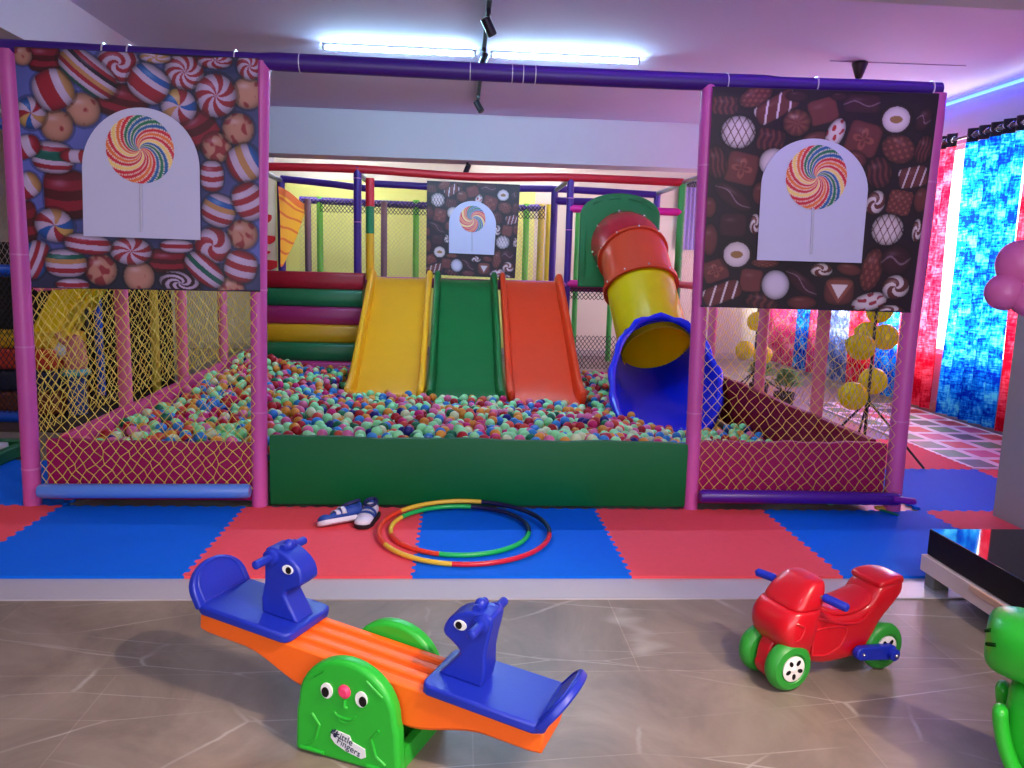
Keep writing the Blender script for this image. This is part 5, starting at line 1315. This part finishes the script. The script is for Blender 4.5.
# yellow slide seen through the net
pc_ = [at(*q_, Y=3.9) for q_ in ((104, 262), (42, 352), (26, 345), (30, 330), (68, 258))]
o0 = Vector((pc_[1].x, 3.9, .02))
sl = thing('slide', 'bright yellow slide of the second play area seen through the left net', 'slide', o0)
M_ys = mat('slide2_yellow', (244, 214, 8), .35)
o = obj('bed', add_prism(BM(), [((q_-o0).x, (q_-o0).z) for q_ in pc_], 0, .5), M_ys, sl, auto=40); bevel(o, .02, 2)
obj('side_rail', add_tube(BM(), [at(98, 284, Y=3.88)-o0, at(50, 358, Y=3.88)-o0], .02, 10), M_ys, sl)
obj('support_leg', add_tube(BM(), [at(86, 300, Y=4.2)-o0, Vector((at(86, 300, Y=4.2).x, 4.2, .03))-o0], .02, 10), M_black, sl)
tag(obj('dark_floor_sheet', add_box(BM(), (-4.9, 2.95, 0), (-2.2, 5.6, .012)), mat('dark_floor_brown', (64, 44, 36), .9, noise=.25, nscale=14), None), 'dark brown floor sheet added to darken the second play area beyond the left net', 'dark_floor_sheet')  # dark floor added to carry the darkness down to the pit wall
# pink toy figure
q = at(78, 405, Y=3.6)
tf = thing('toy_figure', 'pink and white toy figure with a teal band seen through the left net', 'toy', (q.x, 3.6, .02))
z0 = max(.02, q.z)-.02; H = at(78, 334, Y=3.6).z-.02-z0
M_tp = mat('toy_pink', (206, 120, 116), .6); M_tt = mat('toy_teal', (90, 170, 170), .6); M_tw = mat('toy_white', (206, 206, 210), .6); M_tbl = mat('toy_blue', (50, 80, 140), .6)
obj('legs', add_lathe(BM(), [(.02, 0), (.075, .005), (.08, .03+z0), (.07, z0+H*.42), (.02, z0+H*.43)], 18), M_tbl, tf)
obj('band', add_lathe(BM(), [(.02, z0+H*.42), (.11, z0+H*.43), (.12, z0+H*.47), (.10, z0+H*.51), (.02, z0+H*.52)], 18), M_tt, tf)
obj('torso', add_lathe(BM(), [(.02, z0+H*.50), (.085, z0+H*.52), (.095, z0+H*.65), (.08, z0+H*.85), (.05, z0+H*.97), (.01, z0+H)], 18), M_tp, tf)
obj('head', add_ball(BM(), Vector((-.10, -.06, z0+H*.78)), .07), M_tw, tf)
obj('arm', add_tube(BM(), curve_pts([(-.03, -.05, z0+H*.85), (-.07, -.1, z0+H*.95), (-.09, -.1, z0+H*1.02)], 10), .025, 10), M_tp, tf)
# green toy box and toys
zt = at(12, 456, Y=1.75).z
tb = thing('toy_box', 'green padded box at the left edge holding small toys', 'toy box', (-3.4, 1.95, .02))
M_tbg = mat('toybox_green', (10, 96, 58), .5, noise=.08)
for lo, hi in (((-.8, -.25, 0), (.62, -.19, zt-.02)), ((-.8, .25, 0), (.62, .31, zt-.02)), ((-.8, -.19, 0), (-.74, .25, zt-.02)), ((.56, -.19, 0), (.62, .25, zt-.02))):
    o = obj('side_panel', add_box(BM(), lo, hi), M_tbg, tb); bevel(o, .012, 2)
obj('bottom_panel', add_box(BM(), (-.74, -.19, 0), (.56, .25, .04)), M_tbg, tb)
TC = [('toy_a', (196, 190, 196), 'white'), ('toy_b', (206, 60, 60), 'red'), ('toy_c', (226, 186, 60), 'yellow'), ('toy_d', (60, 130, 190), 'light blue'), ('toy_e', (206, 110, 150), 'pink'), ('toy_f', (110, 160, 80), 'leaf green')]
R_ = random.Random(5)
for k in range(12):
    x = -2.86-.12*(k % 6)-.03*R_.random(); y = 1.82+.2*(k//6)+.03*R_.random(); n_, c_, l_ = TC[k % 6]
    h_ = zt-.02+.02+.05*R_.random()
    M = Matrix.Translation((x, y, .06)) @ Matrix.Rotation(R_.random()*3, 4, 'Z')
    bm = BM()
    if k % 3 == 0: add_tube(bm, [M @ Vector((0, 0, 0)), M @ Vector((0, 0, h_-.04))], [.045, .04], 12)
    elif k % 3 == 1: add_box(bm, (-.045, -.03, 0), (.045, .03, h_-.05), M)
    else: add_lathe(bm, [(.005, 0), (.045, .01), (.05, h_*.5), (.03, h_-.06), (.005, h_-.04)], 14, M)
    o = obj('toy_block', bm, mat(n_, c_, .5), None); bevel(o, .005, 2)
    tag(o, '%s toy piece standing in the green toy box, %s row' % (l_, 'front' if k < 6 else 'rear'), 'toy', 'toys in the green box')
# yellow pennant on the platform and red wall sticker
p0, p1_, p2 = at(278, 186, X=-2.03), at(309, 206, X=-2.03), at(281, 266, X=-2.03)
pn = thing('pennant', 'yellow and orange striped triangular pennant hanging at the rear of the platform', 'pennant', p2)
def pt(u, v): return p0.lerp(p1_, u*(1-v)).lerp(p2 if True else p2, 0)
me = bpy.data.meshes.new('cloth'); V = []; Fc = []; mi = []; nr_ = 30; nc_ = 12
L0_, Rr = p0, p1_
for j in range(nr_+1):
    v = j/nr_; a = p0.lerp(p2, v); b2 = p1_.lerp(p2+Vector((0, .12, 0)), v)
    for i in range(nc_+1):
        u = i/nc_; p = a.lerp(b2, u); V.append(tuple(p-p2+Vector((.01*math.sin(u*5+v*4), 0, .012*math.sin(u*6+v*9)))))
for j in range(nr_):
    for i in range(nc_): a = j*(nc_+1)+i; Fc.append((a, a+1, a+nc_+2, a+nc_+1)); mi.append(1 if j < 3 or (j % 5) == 4 else 0)
me.from_pydata(V, [], Fc); link('cloth', me, [mat('pennant_yellow', (246, 186, 40), .6), mat('pennant_orange', (226, 110, 40), .6)], pn); me.polygons.foreach_set('material_index', mi)
q = at(267, 246, Y=YB-.012)
bm = BM()
for dx, dz, w, h in ((0, .42, .16, .12), (-.05, .3, .1, .16), (.02, 0.1, .22, .12), (-.1, -.1, .3, .06), (0, -.28, .36, .14)):
    add_prism(bm, [(dx+w/2*math.cos(2*PI*k/9)*(1+.25*(k % 2)), dz+h/2*math.sin(2*PI*k/9)*(1+.25*(k % 2))) for k in range(9)], -.004, .004, Matrix.Translation(q))
tag(obj('wall_sticker', bm, mat('sticker_red', (206, 30, 40), .6), None, smooth=False), 'irregular red sticker on the far wall left of the purple pole', 'sticker')
# yellow painted bays on the rear wall
o = obj('wall_bay', add_box(BM(), (-2.6, YB-.03, .1), (1.35, YB-.001, 2.62)), M_lime, None, smooth=False); o['kind'] = 'structure'

# ================================================================== LIGHT, CAMERA
def area(name, loc, size, sy, energy, col, rot):
    l = bpy.data.lights.new(name, 'AREA'); l.shape = 'RECTANGLE'; l.size = size; l.size_y = sy; l.energy = energy; l.color = col
    o = bpy.data.objects.new(name, l); COL.objects.link(o); o.location = loc; o.rotation_euler = rot; return o
area('daylight', (XR+.9, 5.5, 1.9), 6.6, 2.6, DAY_E, (1, .97, .95), (0, PI/2, 0))
def spot(name, loc, target, energy, col, angle, blend=.4, r=.05):
    l = bpy.data.lights.new(name, 'SPOT'); l.energy = energy; l.color = col; l.spot_size = math.radians(angle); l.spot_blend = blend; l.shadow_soft_size = r
    o = bpy.data.objects.new(name, l); COL.objects.link(o); o.location = loc
    o.rotation_euler = (Vector(target)-Vector(loc)).to_track_quat('-Z', 'Y').to_euler(); return o
for s_ in SPOTS: spot(*s_)
area('front_fill', (.6, YF+.15, 1.7), 4.5, 2.2, FRONT_E, (.95, .95, 1), (PI/2, 0, 0))  # soft fill added behind the camera, no known source there
w = bpy.data.worlds.new('World'); sc.world = w; w.use_nodes = True
bg = w.node_tree.nodes['Background']; bg.inputs[0].default_value = (1, 1, 1, 1); bg.inputs[1].default_value = WORLD_E
cam = bpy.data.cameras.new('camera'); cam.sensor_width = 36; cam.lens = F*36/1024; cam.clip_start = .05
co = bpy.data.objects.new('camera', cam); COL.objects.link(co)
co.matrix_world = Matrix(((AR[0], AU[0], -AF[0], CAM[0]), (AR[1], AU[1], -AF[1], CAM[1]), (AR[2], AU[2], -AF[2], CAM[2]), (0, 0, 0, 1)))
sc.camera = co
vs = sc.view_settings; vs.view_transform = 'Standard'; vs.look = 'None'; vs.gamma = 1; vs.use_curve_mapping = False; vs.exposure = EXPO
sc.cycles.use_denoising = True
sc.cycles.max_bounces = 6; sc.cycles.diffuse_bounces = 4; sc.cycles.sample_clamp_indirect = 6
